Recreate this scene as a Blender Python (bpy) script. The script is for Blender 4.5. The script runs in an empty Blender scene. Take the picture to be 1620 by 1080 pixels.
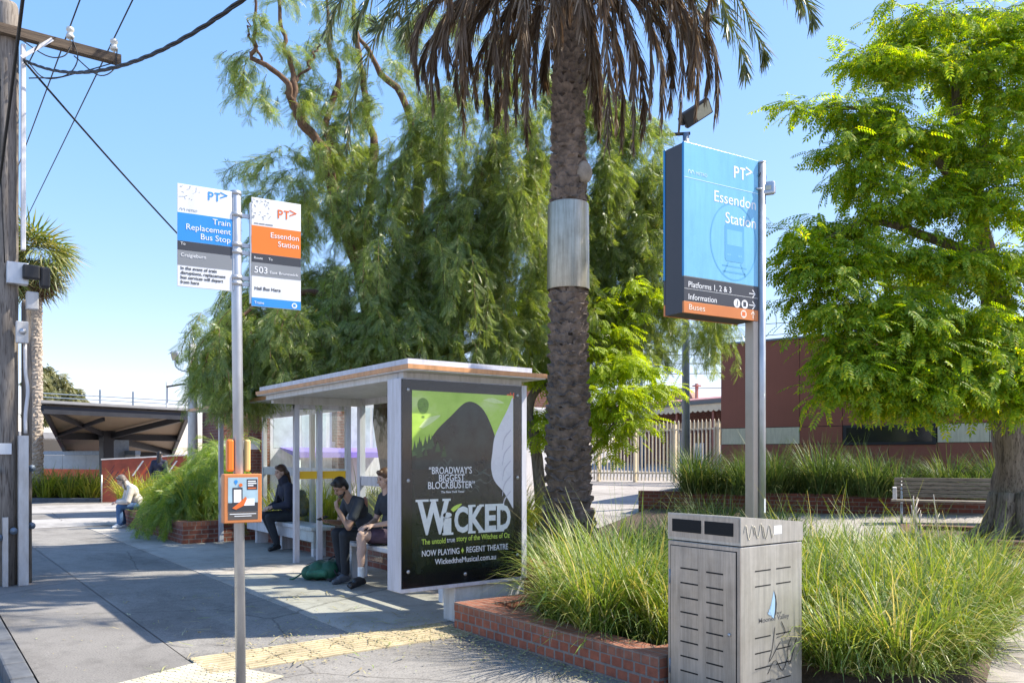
import bpy, bmesh, math, random
import numpy as np
from mathutils import Vector, Matrix, noise
R = math.radians
rng = np.random.default_rng(7)
random.seed(7)
S = bpy.context.scene
COL = S.collection

# ---------------------------------------------------------------- camera, sky, sun
# world: X runs across the footpath (away from the road), Y runs along it, Z up; the camera stands at the kerb
CZ = 1.65
FW = (0.595, 0.804)          # camera heading on the ground
RT = (0.804, -0.595)         # camera right on the ground
cam = bpy.data.cameras.new('camera')
cam.sensor_width = 36; cam.lens = 28.67; cam.shift_y = 0.1123; cam.clip_end = 900
co = bpy.data.objects.new('camera', cam); COL.objects.link(co)
co.location = (0, 0, CZ); co.rotation_euler = (R(90), 0, -math.atan2(FW[0], FW[1]))
S.camera = co
SUN = Vector((0.85, -0.42, 1.06)).normalized()
w = bpy.data.worlds.new('World'); S.world = w; w.use_nodes = True
nt = w.node_tree; nt.nodes.clear()
sky = nt.nodes.new('ShaderNodeTexSky'); sky.sky_type = 'NISHITA'; sky.sun_disc = False
sky.sun_elevation = math.asin(SUN.z); sky.sun_rotation = math.atan2(SUN.x, SUN.y)
sky.altitude = 50; sky.air_density = 1.0; sky.dust_density = 0.6; sky.ozone_density = 3.5
bg = nt.nodes.new('ShaderNodeBackground'); bg.inputs[1].default_value = 0.15
wo = nt.nodes.new('ShaderNodeOutputWorld')
gmn = nt.nodes.new('ShaderNodeGamma'); gmn.inputs[1].default_value = 0.43
hsn = nt.nodes.new('ShaderNodeHueSaturation'); hsn.inputs['Saturation'].default_value = 1.95; hsn.inputs['Value'].default_value = 0.99
nt.links.new(sky.outputs[0], gmn.inputs[0]); nt.links.new(gmn.outputs[0], hsn.inputs['Color']); wb_ = nt.nodes.new('ShaderNodeMix'); wb_.data_type = 'RGBA'; wb_.blend_type = 'MULTIPLY'; wb_.inputs[0].default_value = 1; wb_.inputs[7].default_value = (1.13, .965, 1.03, 1)
nt.links.new(hsn.outputs[0], wb_.inputs[6]); nt.links.new(wb_.outputs[2], bg.inputs[0]); nt.links.new(bg.outputs[0], wo.inputs[0])
sl = bpy.data.lights.new('sun', 'SUN'); sl.energy = 2.05; sl.angle = R(0.5); sl.color = (1, 0.93, 0.80)
so = bpy.data.objects.new('sun', sl); COL.objects.link(so)
so.rotation_euler = SUN.to_track_quat('Z', 'Y').to_euler(); so.location = (0, 0, 30)
S.view_settings.view_transform = 'Standard'; S.view_settings.look = 'None'
S.view_settings.exposure = 2.22; S.view_settings.gamma = 1.0
S.render.engine = 'CYCLES'
S.cycles.max_bounces = 8; S.cycles.transparent_max_bounces = 16; S.cycles.caustics_reflective = False; S.cycles.caustics_refractive = False
S.cycles.use_adaptive_sampling = False
try: S.cycles.use_denoising = True
except Exception: pass

def at(u, d, v=None, z=0.0):
    """a spot on the ground plan: bearing as a column of the photo, d metres ahead; height from a photo row, or z"""
    r = (u - 810) / 1290 * d
    return Vector((FW[0] * d + RT[0] * r, FW[1] * d + RT[1] * r, CZ + (722 - v) / 1290 * d if v is not None else z))
def terr(x):
    return 0.006 + 0.052 * max(0.0, x - 6.0)

# ---------------------------------------------------------------- materials
def nodes_of(name):
    m = bpy.data.materials.new(name); m.use_nodes = True
    t = m.node_tree; b = t.nodes['Principled BSDF']
    return m, t, b
def L(t, a, b): t.links.new(a, b)
def c4(c): return (c[0], c[1], c[2], 1)
def ramp(t, stops, fac, interp='LINEAR'):
    n = t.nodes.new('ShaderNodeValToRGB'); e = n.color_ramp.elements; n.color_ramp.interpolation = interp
    while len(e) < len(stops): e.new(0.5)
    for k, (p, c) in enumerate(stops):
        e[k].position = p; e[k].color = c4(c)
    L(t, fac, n.inputs[0]); return n
def ntex(t, scale, detail=4, vec=None, rough=.55, dist=0):
    n = t.nodes.new('ShaderNodeTexNoise'); n.inputs['Scale'].default_value = scale; n.inputs['Detail'].default_value = detail
    n.inputs['Roughness'].default_value = rough; n.inputs['Distortion'].default_value = dist
    if vec is not None: L(t, vec, n.inputs['Vector'])
    return n
def coords(t, scale=(1, 1, 1), kind='Object'):
    tc = t.nodes.new('ShaderNodeTexCoord'); mp = t.nodes.new('ShaderNodeMapping'); mp.inputs['Scale'].default_value = scale
    L(t, tc.outputs[kind], mp.inputs[0]); return mp.outputs[0]
def mixc(t, fac, a, b, mode='MIX'):
    n = t.nodes.new('ShaderNodeMix'); n.data_type = 'RGBA'; n.blend_type = mode
    for s, x in ((n.inputs[0], fac), (n.inputs[6], a), (n.inputs[7], b)):
        if isinstance(x, (int, float)): s.default_value = x
        elif isinstance(x, tuple): s.default_value = c4(x)
        else: L(t, x, s)
    return n.outputs[2]
def bump(t, b, h, strength=.3, dist=.01):
    n = t.nodes.new('ShaderNodeBump'); n.inputs['Strength'].default_value = strength; n.inputs['Distance'].default_value = dist
    L(t, h, n.inputs['Height']); L(t, n.outputs[0], b.inputs['Normal'])
def M(name, col, rough=.55, metal=0.0, var=.12, vs=3.0, stretch=(1, 1, 1), bmp=0.0, bs=60.0, fine=0.0, spec=None, grime=0.0):
    """painted / plain surface with worn, uneven colour"""
    m, t, b = nodes_of(name)
    v = coords(t, stretch)
    n = ntex(t, vs, 6, v, .62)
    lo = tuple(max(0, c * (1 - var)) for c in col); hi = tuple(min(1, c * (1 + var)) for c in col)
    o = ramp(t, [(.3, lo), (.7, hi)], n.outputs[0]).outputs[0]
    if fine:
        f = ntex(t, 160, 2, v)
        o = mixc(t, 1.0, o, ramp(t, [(.35, (1 - fine,) * 3), (.65, (1, 1, 1))], f.outputs[0]).outputs[0], 'MULTIPLY')
    if grime:
        gs = ntex(t, 3.0, 7, coords(t, (5, 5, .6)), .7)
        o = mixc(t, 1, o, ramp(t, [(.34, (1 - grime, 1 - grime * 1.05, 1 - grime * 1.2)), (.56, (1, 1, 1))], gs.outputs[0]).outputs[0], 'MULTIPLY')
    L(t, o, b.inputs['Base Color'])
    b.inputs['Roughness'].default_value = rough; b.inputs['Metallic'].default_value = metal
    rr = t.nodes.new('ShaderNodeMapRange'); rr.inputs[3].default_value = max(0.02, rough - .12); rr.inputs[4].default_value = min(1, rough + .12)
    L(t, n.outputs[0], rr.inputs[0]); L(t, rr.outputs[0], b.inputs['Roughness'])
    if spec is not None: b.inputs['Specular IOR Level'].default_value = spec
    if bmp:
        bump(t, b, ntex(t, bs, 4, v).outputs[0], bmp)
    return m
def leafmat(name, stops, trans=.45, tscale=(1.25, 1.25, .5), rough=.45, gloss=.05):
    m = bpy.data.materials.new(name); m.use_nodes = True; t = m.node_tree; t.nodes.clear()
    out = t.nodes.new('ShaderNodeOutputMaterial'); g = t.nodes.new('ShaderNodeNewGeometry')
    r = ramp(t, stops, g.outputs['Random Per Island'])
    d = t.nodes.new('ShaderNodeBsdfDiffuse'); tr = t.nodes.new('ShaderNodeBsdfTranslucent'); gl = t.nodes.new('ShaderNodeBsdfGlossy')
    gl.inputs['Roughness'].default_value = rough
    L(t, r.outputs[0], d.inputs[0])
    tc = mixc(t, 1.0, r.outputs[0], tuple(tscale), 'MULTIPLY'); L(t, tc, tr.inputs[0])
    m1 = t.nodes.new('ShaderNodeMixShader'); m1.inputs[0].default_value = trans
    L(t, d.outputs[0], m1.inputs[1]); L(t, tr.outputs[0], m1.inputs[2])
    m2 = t.nodes.new('ShaderNodeMixShader'); m2.inputs[0].default_value = gloss
    L(t, m1.outputs[0], m2.inputs[1]); L(t, gl.outputs[0], m2.inputs[2]); L(t, m2.outputs[0], out.inputs[0])
    return m
def asphalt(name, a, b_, c=(.42, .4, .37), patch=.25, sc=1.0):
    m, t, b = nodes_of(name); v = coords(t)
    f = ntex(t, 70 * sc, 3, v, .75); p = ntex(t, .55, 5, v, .6); q = ntex(t, 3.5, 6, v, .7)
    o = ramp(t, [(.30, a), (.5, b_), (.66, b_), (.74, c)], f.outputs[0]).outputs[0]
    o = mixc(t, 1, o, ramp(t, [(.3, (1 - patch,) * 3), (.7, (1, 1, 1))], p.outputs[0]).outputs[0], 'MULTIPLY')
    o = mixc(t, 1, o, ramp(t, [(.32, (.78, .78, .78)), (.5, (1, 1, 1))], q.outputs[0]).outputs[0], 'MULTIPLY')
    vr = t.nodes.new('ShaderNodeTexVoronoi'); vr.inputs['Scale'].default_value = 2.6; L(t, v, vr.inputs['Vector'])
    o = mixc(t, 1, o, ramp(t, [(.025, (.62, .61, .6)), (.045, (1, 1, 1))], vr.outputs['Distance']).outputs[0], 'MULTIPLY')
    vc = t.nodes.new('ShaderNodeTexVoronoi'); vc.feature = 'DISTANCE_TO_EDGE'; vc.inputs['Scale'].default_value = .33
    wv = ntex(t, 2.2, 6, v, .7); wm = t.nodes.new('ShaderNodeMix'); wm.data_type = 'VECTOR'; wm.inputs[0].default_value = .12; L(t, v, wm.inputs[4]); L(t, wv.outputs['Color'], wm.inputs[5]); L(t, wm.outputs[1], vc.inputs['Vector'])
    o = mixc(t, 1, o, ramp(t, [(.0015, (.5, .49, .48)), (.004, (1, 1, 1))], vc.outputs['Distance']).outputs[0], 'MULTIPLY')
    st = ntex(t, 1.1, 7, coords(t, (1, .35, 1)), .68)
    o = mixc(t, 1, o, ramp(t, [(.36, (.74, .73, .72)), (.52, (1, 1, 1))], st.outputs[0]).outputs[0], 'MULTIPLY')
    L(t, o, b.inputs['Base Color']); b.inputs['Roughness'].default_value = .88; b.inputs['Specular IOR Level'].default_value = .25
    bump(t, b, f.outputs[0], .5, .006); return m
def brickmat(name, c1, c2, mortar, bw=.235, rh=.086, ms=.011, bmp=.6, offs=.5):
    m, t, b = nodes_of(name); v = coords(t, kind='UV')
    k = t.nodes.new('ShaderNodeTexBrick'); k.inputs['Scale'].default_value = 1
    k.inputs['Brick Width'].default_value = bw; k.inputs['Row Height'].default_value = rh; k.inputs['Mortar Size'].default_value = ms
    k.inputs['Mortar Smooth'].default_value = .25; k.inputs['Bias'].default_value = 0.0; k.offset = offs
    k.inputs['Color1'].default_value = c4(c1); k.inputs['Color2'].default_value = c4(c2); k.inputs['Mortar'].default_value = c4(mortar)
    L(t, v, k.inputs[0])
    n = ntex(t, 14, 6, v, .7); n2 = ntex(t, 1.3, 4, v)
    o = mixc(t, 1, k.outputs[0], ramp(t, [(.3, (.62, .62, .62)), (.7, (1.12, 1.08, 1.04))], n.outputs[0]).outputs[0], 'MULTIPLY')
    o = mixc(t, 1, o, ramp(t, [(.3, (.75, .75, .77)), (.65, (1, 1, 1))], n2.outputs[0]).outputs[0], 'MULTIPLY')
    L(t, o, b.inputs['Base Color']); b.inputs['Roughness'].default_value = .85
    inv = t.nodes.new('ShaderNodeMath'); inv.operation = 'SUBTRACT'; inv.inputs[0].default_value = 1; L(t, k.outputs['Fac'], inv.inputs[1])
    ad = t.nodes.new('ShaderNodeMath'); ad.inputs[1].default_value = .35; ad.operation = 'MULTIPLY_ADD'; L(t, n.outputs[0], ad.inputs[0]); L(t, inv.outputs[0], ad.inputs[2])
    bump(t, b, ad.outputs[0], bmp, .006); return m
def woodmat(name, lo, hi, stretch=(9, 9, .6), rough=.8):
    m, t, b = nodes_of(name); v = coords(t, stretch)
    n = ntex(t, 2.2, 8, v, .68, .4); n2 = ntex(t, 9, 3, v)
    o = ramp(t, [(.28, lo), (.72, hi)], n.outputs[0]).outputs[0]
    o = mixc(t, 1, o, ramp(t, [(.36, (.45, .42, .4)), (.47, (1, 1, 1))], n2.outputs[0]).outputs[0], 'MULTIPLY')
    L(t, o, b.inputs['Base Color']); b.inputs['Roughness'].default_value = rough
    bump(t, b, n.outputs[0], .7, .01); return m
def glassmat(name, tint=(.93, .97, .95), refl=.07):
    m = bpy.data.materials.new(name); m.use_nodes = True; t = m.node_tree; t.nodes.clear()
    out = t.nodes.new('ShaderNodeOutputMaterial'); tr = t.nodes.new('ShaderNodeBsdfTransparent'); tr.inputs[0].default_value = c4(tint)
    gl = t.nodes.new('ShaderNodeBsdfGlossy'); gl.inputs['Roughness'].default_value = .02
    mx = t.nodes.new('ShaderNodeMixShader'); mx.inputs[0].default_value = refl; L(t, tr.outputs[0], mx.inputs[1]); L(t, gl.outputs[0], mx.inputs[2])
    df = t.nodes.new('ShaderNodeBsdfDiffuse'); df.inputs[0].default_value = (.6, .62, .6, 1)
    sm = ntex(t, 2.5, 8, coords(t, (1, 1, .5)), .7); rp = ramp(t, [(.6, (.0, .0, .0)), (.9, (.10, .10, .10))], sm.outputs[0])
    m2 = t.nodes.new('ShaderNodeMixShader'); L(t, rp.outputs[0], m2.inputs[0]); L(t, mx.outputs[0], m2.inputs[1]); L(t, df.outputs[0], m2.inputs[2])
    L(t, m2.outputs[0], out.inputs[0]); return m
def steelmat(name, col=(.62, .6, .57), rough=.34, streak=.35, metal=.85):
    m, t, b = nodes_of(name); v = coords(t, (14, 14, .7)); vb = coords(t, (3, 3, 3))
    s = ntex(t, 2.2, 7, v, .7); p = ntex(t, 1.1, 6, vb, .65)
    o = ramp(t, [(.3, tuple(c * (1 - streak) for c in col)), (.62, col)], s.outputs[0]).outputs[0]
    o = mixc(t, 1, o, ramp(t, [(.3, (.72, .7, .66)), (.7, (1, 1, 1))], p.outputs[0]).outputs[0], 'MULTIPLY')
    L(t, o, b.inputs['Base Color']); b.inputs['Metallic'].default_value = metal
    rr = t.nodes.new('ShaderNodeMapRange'); rr.inputs[3].default_value = rough + .22; rr.inputs[4].default_value = rough - .05
    L(t, s.outputs[0], rr.inputs[0]); L(t, rr.outputs[0], b.inputs['Roughness'])
    bump(t, b, p.outputs[0], .08, .01); return m

K = dict(
    asphalt=asphalt('asphalt', (.14, .131, .122), (.31, .29, .265), (.60, .56, .51)),
    asphalt_verge=asphalt('asphalt_verge', (.115, .11, .104), (.27, .252, .232), (.56, .52, .48)),
    road=asphalt('road_asphalt', (.15, .15, .152), (.26, .255, .25)),
    concrete=asphalt('path_concrete', (.38, .35, .31), (.50, .46, .41), (.56, .52, .47), .3),
    drive=asphalt('driveway_concrete', (.33, .31, .29), (.44, .42, .40), (.5, .48, .45), .15),
    plaza=asphalt('plaza_paving', (.32, .29, .27), (.43, .395, .365), (.5, .47, .44), .2),
    kerb=M('bluestone', (.10, .105, .115), .8, var=.3, vs=6, bmp=.5, bs=30),
    tactile=M('tactile_yellow', (.52, .43, .27), .7, var=.28, vs=4, fine=.25, bmp=.2),
    tactile_pale=M('tactile_cream', (.62, .56, .42), .7, var=.25, vs=4, fine=.25),
    soil=M('mulch', (.09, .06, .04), .95, var=.5, vs=18, bmp=1.0, bs=40),
    brick=brickmat('red_header_brick', (.44, .14, .075), (.34, .10, .055), (.30, .25, .22), bw=.121),
    cap=brickmat('brick_cap', (.40, .16, .095), (.33, .12, .07), (.33, .25, .2), bw=.086, rh=.24, ms=.007, offs=0),
    brick_wall=brickmat('red_brick', (.27, .085, .055), (.20, .06, .042), (.28, .22, .19)),
    brick_dark=brickmat('plum_brick', (.20, .07, .05), (.15, .055, .042), (.2, .15, .13)),
    white=M('white_paint', (.72, .71, .73), .42, var=.06, vs=2, fine=.05, grime=0.22),
    offwhite=M('off_white_paint', (.62, .61, .6), .5, var=.08, vs=2, fine=.06, grime=0.22),
    lilac=M('shelter_grey_white', (.60, .59, .64), .4, var=.07, vs=2, fine=.05, grime=0.22),
    orange_edge=M('orange_trim', (.62, .30, .125), .5, var=.12, vs=6, grime=0.28),
    black=M('black_panel', (.012, .012, .014), .18, var=.2, vs=3),
    blackmatt=M('black_matt', (.02, .02, .022), .6, var=.2),
    glass=glassmat('shelter_glass'), cover=glassmat('poster_cover', (.97, .97, .97), .010),
    steel=steelmat('stained_steel', (.56, .505, .445), .36, .38, .7), steel_side=steelmat('dull_steel', (.62, .595, .545), .42, .28, .7),
    galv=M('galvanised', (.50, .51, .53), .42, .7, var=.18, vs=12, stretch=(1, 1, .3)),
    galv_dark=M('galvanised_grey', (.20, .25, .31), .5, .4, var=.2, vs=8),
    slot=M('dark_gap', (.008, .008, .008), .9, var=.1),
    sheet=steelmat('possum_guard_metal', (.62, .56, .45), .36, .4),
    sign_white=M('sign_white', (.80, .80, .80), .35, var=.02, grime=0.10), sign_blue=M('sign_blue', (.035, .27, .68), .35, var=.03),
    sign_orange=M('sign_orange', (.85, .20, .02), .35, var=.03), sign_dark=M('sign_charcoal', (.045, .047, .055), .4, var=.05),
    sign_grey=M('sign_grey', (.24, .25, .26), .4, var=.04), lt_blue=M('text_blue', (.04, .30, .72), .4, var=0),
    ptv_blue=M('station_blue', (.20, .51, .76), .3, var=.05, vs=2, grime=0.10), ptv_blue_shade=M('station_blue_shaded', (.015, .22, .52), .35, var=.03),  # one blue: sunlight put into the paler face colour, shade into the deeper one
    ptv_line=M('station_pale_blue', (.62, .80, .90), .35, var=.02), ptv_tint=M('station_mid_blue', (.12, .38, .62), .35, var=.02),
    txt_white=M('text_white', (.85, .85, .85), .4, var=0), txt_black=M('text_black', (.02, .02, .02), .5, var=0),
    txt_orange=M('text_orange', (.75, .16, .03), .4, var=0), txt_faint=M('text_faint', (.50, .56, .62), .4, var=0),
    timber=woodmat('grey_timber_pole', (.13, .105, .085), (.33, .29, .25)), arm=woodmat('crossarm_timber', (.06, .042, .028), (.17, .12, .08), (.8, 9, 9)),
    bench_wood=woodmat('bench_timber', (.17, .14, .11), (.33, .29, .24), (.8, 9, 9)),
    bark=woodmat('tree_bark', (.07, .055, .042), (.33, .27, .21), (7, 7, 1.0), .9), bark_red=woodmat('pepper_bark', (.09, .05, .032), (.24, .14, .085), (6, 6, 1.2), .9),
    palm_bark=M('palm_bark', (.19, .145, .115), .92, var=.6, vs=7, bmp=.9, bs=25), palm_pale=M('palm_pale_bark', (.36, .30, .24), .9, var=.35, vs=8, bmp=.6, bs=25),
    clad=M('oxide_cladding', (.27, .085, .052), .5, var=.1, vs=.8, fine=.04, grime=0.06), cream=M('cream_panel', (.62, .58, .42), .5, var=.05, grime=0.22),
    fence=M('cream_fence', (.62, .54, .40), .5, var=.1), glass_dark=M('dark_window', (.015, .017, .02), .08, var=.1),
    roof_red=M('red_iron_roof', (.42, .19, .16), .5, var=.12), gutter=M('grey_gutter', (.10, .11, .11), .5), valance=M('cream_valance', (.62, .52, .36), .6),
    navy=M('charcoal_steelwork', (.018, .02, .028), .5, var=.2), ply=M('ply_soffit', (.27, .21, .155), .7, var=.12, vs=2, stretch=(1, 4, 1)),
    colorbond=M('grey_roof_sheet', (.24, .24, .25), .5), grey_wall=M('grey_panel', (.40, .41, .41), .6),
    mural=M('mural_rust', (.30, .06, .03), .6, var=.35, vs=2.5), mural_orange=M('mural_orange', (.75, .12, .03), .6), mural_white=M('mural_white', (.75, .72, .68), .6),
    cable=M('black_cable', (.012, .012, .013), .6), ceramic=M('ceramic', (.62, .62, .58), .25),
    yellow=M('yellow_band', (.85, .50, .01), .4, var=.05),
)
LM = dict(
    pepper=leafmat('pepper_leaf', [(0, (.14, .21, .045)), (.45, (.23, .33, .065)), (.8, (.33, .43, .10)), (.97, (.42, .48, .20)), (1, (.50, .38, .08))], .54, (1.3, 1.22, .5), .42, .07),
    robinia=leafmat('robinia_leaf', [(0, (.15, .28, .012)), (.45, (.26, .42, .016)), (.8, (.38, .50, .018)), (1, (.56, .55, .025))], .62, (1.45, 1.3, .25), .5, .03),
    lime=leafmat('lime_leaf', [(0, (.28, .42, .015)), (.6, (.40, .54, .02)), (1, (.50, .58, .03))], .56, (1.35, 1.25, .35), .5, .03),
    grass=leafmat('strappy_grass', [(0, (.09, .17, .02)), (.42, (.19, .30, .04)), (.74, (.32, .39, .06)), (.9, (.5, .47, .18)), (1, (.64, .57, .34))], .42, (1.35, 1.2, .5), .5, .06),
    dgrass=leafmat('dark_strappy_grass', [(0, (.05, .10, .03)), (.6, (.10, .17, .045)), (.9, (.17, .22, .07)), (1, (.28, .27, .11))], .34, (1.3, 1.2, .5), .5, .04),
    ygrass=leafmat('yellow_grass', [(0, (.14, .20, .025)), (.5, (.30, .36, .035)), (1, (.5, .46, .09))], .42, (1.3, 1.2, .4), .5, .04),
    frond_dead=leafmat('dead_frond', [(0, (.09, .055, .03)), (.55, (.17, .115, .07)), (.85, (.26, .19, .125)), (1, (.40, .33, .25))], .25, (1.2, 1, .7), .5, .03),
    frond=leafmat('green_frond', [(0, (.06, .085, .025)), (.7, (.11, .14, .035)), (1, (.26, .21, .06))], .3, (1.2, 1.2, .5), .35, .10),
    euca=leafmat('eucalypt_leaf', [(0, (.14, .16, .06)), (1, (.30, .28, .12))], .3, (1.1, 1.1, .6)),
    dry=leafmat('dry_litter', [(0, (.30, .24, .13)), (.6, (.45, .39, .22)), (.85, (.25, .32, .10)), (1, (.52, .5, .34))], .15, (1, 1, .8)),
    twig=leafmat('dry_twig', [(0, (.42, .36, .28)), (1, (.55, .48, .4))], .05, (1, 1, 1)),
)

# ---------------------------------------------------------------- mesh builder
class MB:
    def __init__(s): s.v = []; s.f = []; s.m = []; s.cur = 0; s.sm = []; s.cuts = []
    def add(s, vs, fs, smooth=False):
        o = len(s.v); s.v += [tuple(p) for p in vs]
        for f in fs: s.f.append([i + o for i in f]); s.m.append(s.cur); s.sm.append(smooth)
        return s
    def use(s, i): s.cur = i; return s
    def box(s, lo, hi, rot=None, piv=None, bev=0.0):
        lo = Vector(lo); hi = Vector(hi)
        if bev:
            bm = bmesh.new(); bmesh.ops.create_cube(bm, size=1)
            for v in bm.verts: v.co = Vector(((lo[i] + hi[i]) / 2 + v.co[i] * (hi[i] - lo[i])) for i in range(3))
            bmesh.ops.bevel(bm, geom=list(bm.edges), offset=bev, segments=2, profile=.5, affect='EDGES')
            bm.verts.index_update(); vs = [v.co.copy() for v in bm.verts]; fs = [[v.index for v in f.verts] for f in bm.faces]; bm.free()
        else:
            vs = [Vector((x, y, z)) for x in (lo.x, hi.x) for y in (lo.y, hi.y) for z in (lo.z, hi.z)]
            fs = [(0, 1, 3, 2), (4, 6, 7, 5), (0, 4, 5, 1), (2, 3, 7, 6), (0, 2, 6, 4), (1, 5, 7, 3)]
        if rot is not None:
            pv = Vector(piv) if piv is not None else (lo + hi) / 2
            vs = [pv + rot @ (v - pv) for v in vs]
        return s.add(vs, fs)
    def beam(s, a, b, wd, ht, up=Vector((0, 0, 1))):
        a = Vector(a); b = Vector(b); d = (b - a); ln = d.length; d.normalize()
        x = d.cross(up)
        if x.length < 1e-4: x = d.cross(Vector((0, 1, 0)))
        x.normalize(); z = x.cross(d)
        vs = [a + d * (ln * i) + x * (wd / 2 * j) + z * (ht / 2 * k) for i in (0, 1) for j in (-1, 1) for k in (-1, 1)]
        return s.add(vs, [(0, 1, 3, 2), (4, 6, 7, 5), (0, 4, 5, 1), (2, 3, 7, 6), (0, 2, 6, 4), (1, 5, 7, 3)])
    def tube(s, pts, rad, seg=10, cap=True, wob=0.0):
        pts = [Vector(p) for p in pts]; n = len(pts)
        rad = [rad] * n if isinstance(rad, (int, float)) else rad
        vs = []; ref = None
        for i, p in enumerate(pts):
            d = (pts[min(i + 1, n - 1)] - pts[max(i - 1, 0)]).normalized()
            if ref is None:
                ref = d.cross(Vector((.31, .95, .1)));
                if ref.length < .05: ref = d.cross(Vector((1, 0, 0)))
            x = (ref - d * ref.dot(d)).normalized(); y = d.cross(x); ref = x
            for k in range(seg):
                a = 2 * math.pi * k / seg; r = rad[i]
                if wob: r *= 1 + wob * noise.noise(Vector((math.cos(a) * 2, math.sin(a) * 2, i * .45 + p.x)))
                vs.append(p + x * (math.cos(a) * r) + y * (math.sin(a) * r))
        fs = [(i * seg + k, i * seg + (k + 1) % seg, (i + 1) * seg + (k + 1) % seg, (i + 1) * seg + k) for i in range(n - 1) for k in range(seg)]
        if cap: fs += [list(range(seg))[::-1], [(n - 1) * seg + k for k in range(seg)]]
        return s.add(vs, fs, True)
    def ball(s, c, r, seg=14, rings=9):
        c = Vector(c); r = Vector((r, r, r)) if isinstance(r, (int, float)) else Vector(r)
        vs = [c + Vector((0, 0, r.z))]
        for i in range(1, rings):
            t = math.pi * i / rings
            for k in range(seg):
                a = 2 * math.pi * k / seg
                vs.append(c + Vector((math.sin(t) * math.cos(a) * r.x, math.sin(t) * math.sin(a) * r.y, math.cos(t) * r.z)))
        vs.append(c - Vector((0, 0, r.z))); e = len(vs) - 1
        fs = [(0, 1 + k, 1 + (k + 1) % seg) for k in range(seg)]
        fs += [(1 + i * seg + k, 1 + (i + 1) * seg + k, 1 + (i + 1) * seg + (k + 1) % seg, 1 + i * seg + (k + 1) % seg) for i in range(rings - 2) for k in range(seg)]
        fs += [(e, 1 + (rings - 2) * seg + (k + 1) % seg, 1 + (rings - 2) * seg + k) for k in range(seg)]
        return s.add(vs, fs, True)
    def prism(s, poly, fn, depth):
        """poly: outline in 2D; fn(x, y, w) gives 3D; extruded w from 0 to depth"""
        n = len(poly)
        vs = [fn(x, y, 0) for x, y in poly] + [fn(x, y, depth) for x, y in poly]
        fs = [list(range(n))[::-1], list(range(n, 2 * n))] + [(i, (i + 1) % n, n + (i + 1) % n, n + i) for i in range(n)]
        return s.add(vs, fs)
    def xz(s, poly, y0, th):      # flat plate in the XZ plane, front at y0, going back th
        return s.prism(poly, lambda x, z, w_: (x, y0 + w_, z), th)
    def rect(s, x0, x1, z0, z1, y0, th): return s.xz([(x0, z0), (x1, z0), (x1, z1), (x0, z1)], y0, th)
    def text(s, txt, x, z, size, y0, align='LEFT', bold=0.0, sx=1.0, th=.0012, shear=0.0, fit=None):
        s.cuts.append((len(s.v), len(s.f)))
        cu = bpy.data.curves.new('t', 'FONT'); cu.body = txt; cu.size = size; cu.align_x = align; cu.offset = bold; cu.extrude = th / 2
        cu.resolution_u = 3; cu.shear = shear; cu.space_line = .92
        ob = bpy.data.objects.new('t', cu); COL.objects.link(ob)
        dg = bpy.context.evaluated_depsgraph_get(); dg.update()
        me = bpy.data.meshes.new_from_object(ob.evaluated_get(dg))
        if fit and len(me.vertices):
            xs = [v.co.x for v in me.vertices]; sx = fit / (max(xs) - min(xs))
        s.add([(x + v.co.x * sx, y0 - v.co.z - th / 2, z + v.co.y) for v in me.vertices], [list(p.vertices) for p in me.polygons])
        bpy.data.objects.remove(ob); bpy.data.curves.remove(cu); bpy.data.meshes.remove(me)
        return s
    def lines(s, name, mats, parent=None):
        """each line of writing (and the shapes drawn after it) as a part of its own"""
        if s.cuts and s.cuts[0][1] > 0: s.cuts.insert(0, (0, 0))
        for (v0, f0), (v1, f1) in zip(s.cuts, s.cuts[1:] + [(len(s.v), len(s.f))]):
            if f1 == f0: continue
            q = MB(); q.v = s.v[v0:v1]; q.f = [[i - v0 for i in f] for f in s.f[f0:f1]]; q.m = s.m[f0:f1]; q.sm = s.sm[f0:f1]; q.build(name, mats, parent)
    def build(s, name, mats, parent=None, matrix=None, flip=False):
        me = bpy.data.meshes.new(name)
        me.from_pydata(s.v, [], s.f)
        mats = mats if isinstance(mats, (list, tuple)) else [mats]
        for m in mats: me.materials.append(m)
        me.polygons.foreach_set('material_index', s.m); me.polygons.foreach_set('use_smooth', s.sm)
        bm = bmesh.new(); bm.from_mesh(me); bmesh.ops.recalc_face_normals(bm, faces=bm.faces); bm.to_mesh(me); bm.free()
        uv = me.uv_layers.new(name='UVMap')
        dat = np.zeros(len(me.loops) * 2)
        for p in me.polygons:
            n = p.normal; a = max(range(3), key=lambda i: abs(n[i]))
            for li in p.loop_indices:
                c = me.vertices[me.loops[li].vertex_index].co
                dat[li * 2:li * 2 + 2] = (c.y, c.z) if a == 0 else (c.x, c.z) if a == 1 else (c.x, c.y)
        uv.data.foreach_set('uv', dat)
        me.update()
        o = bpy.data.objects.new(name, me); COL.objects.link(o)
        if parent is not None: o.parent = parent
        if matrix is not None: o.matrix_local = matrix
        return o

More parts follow.
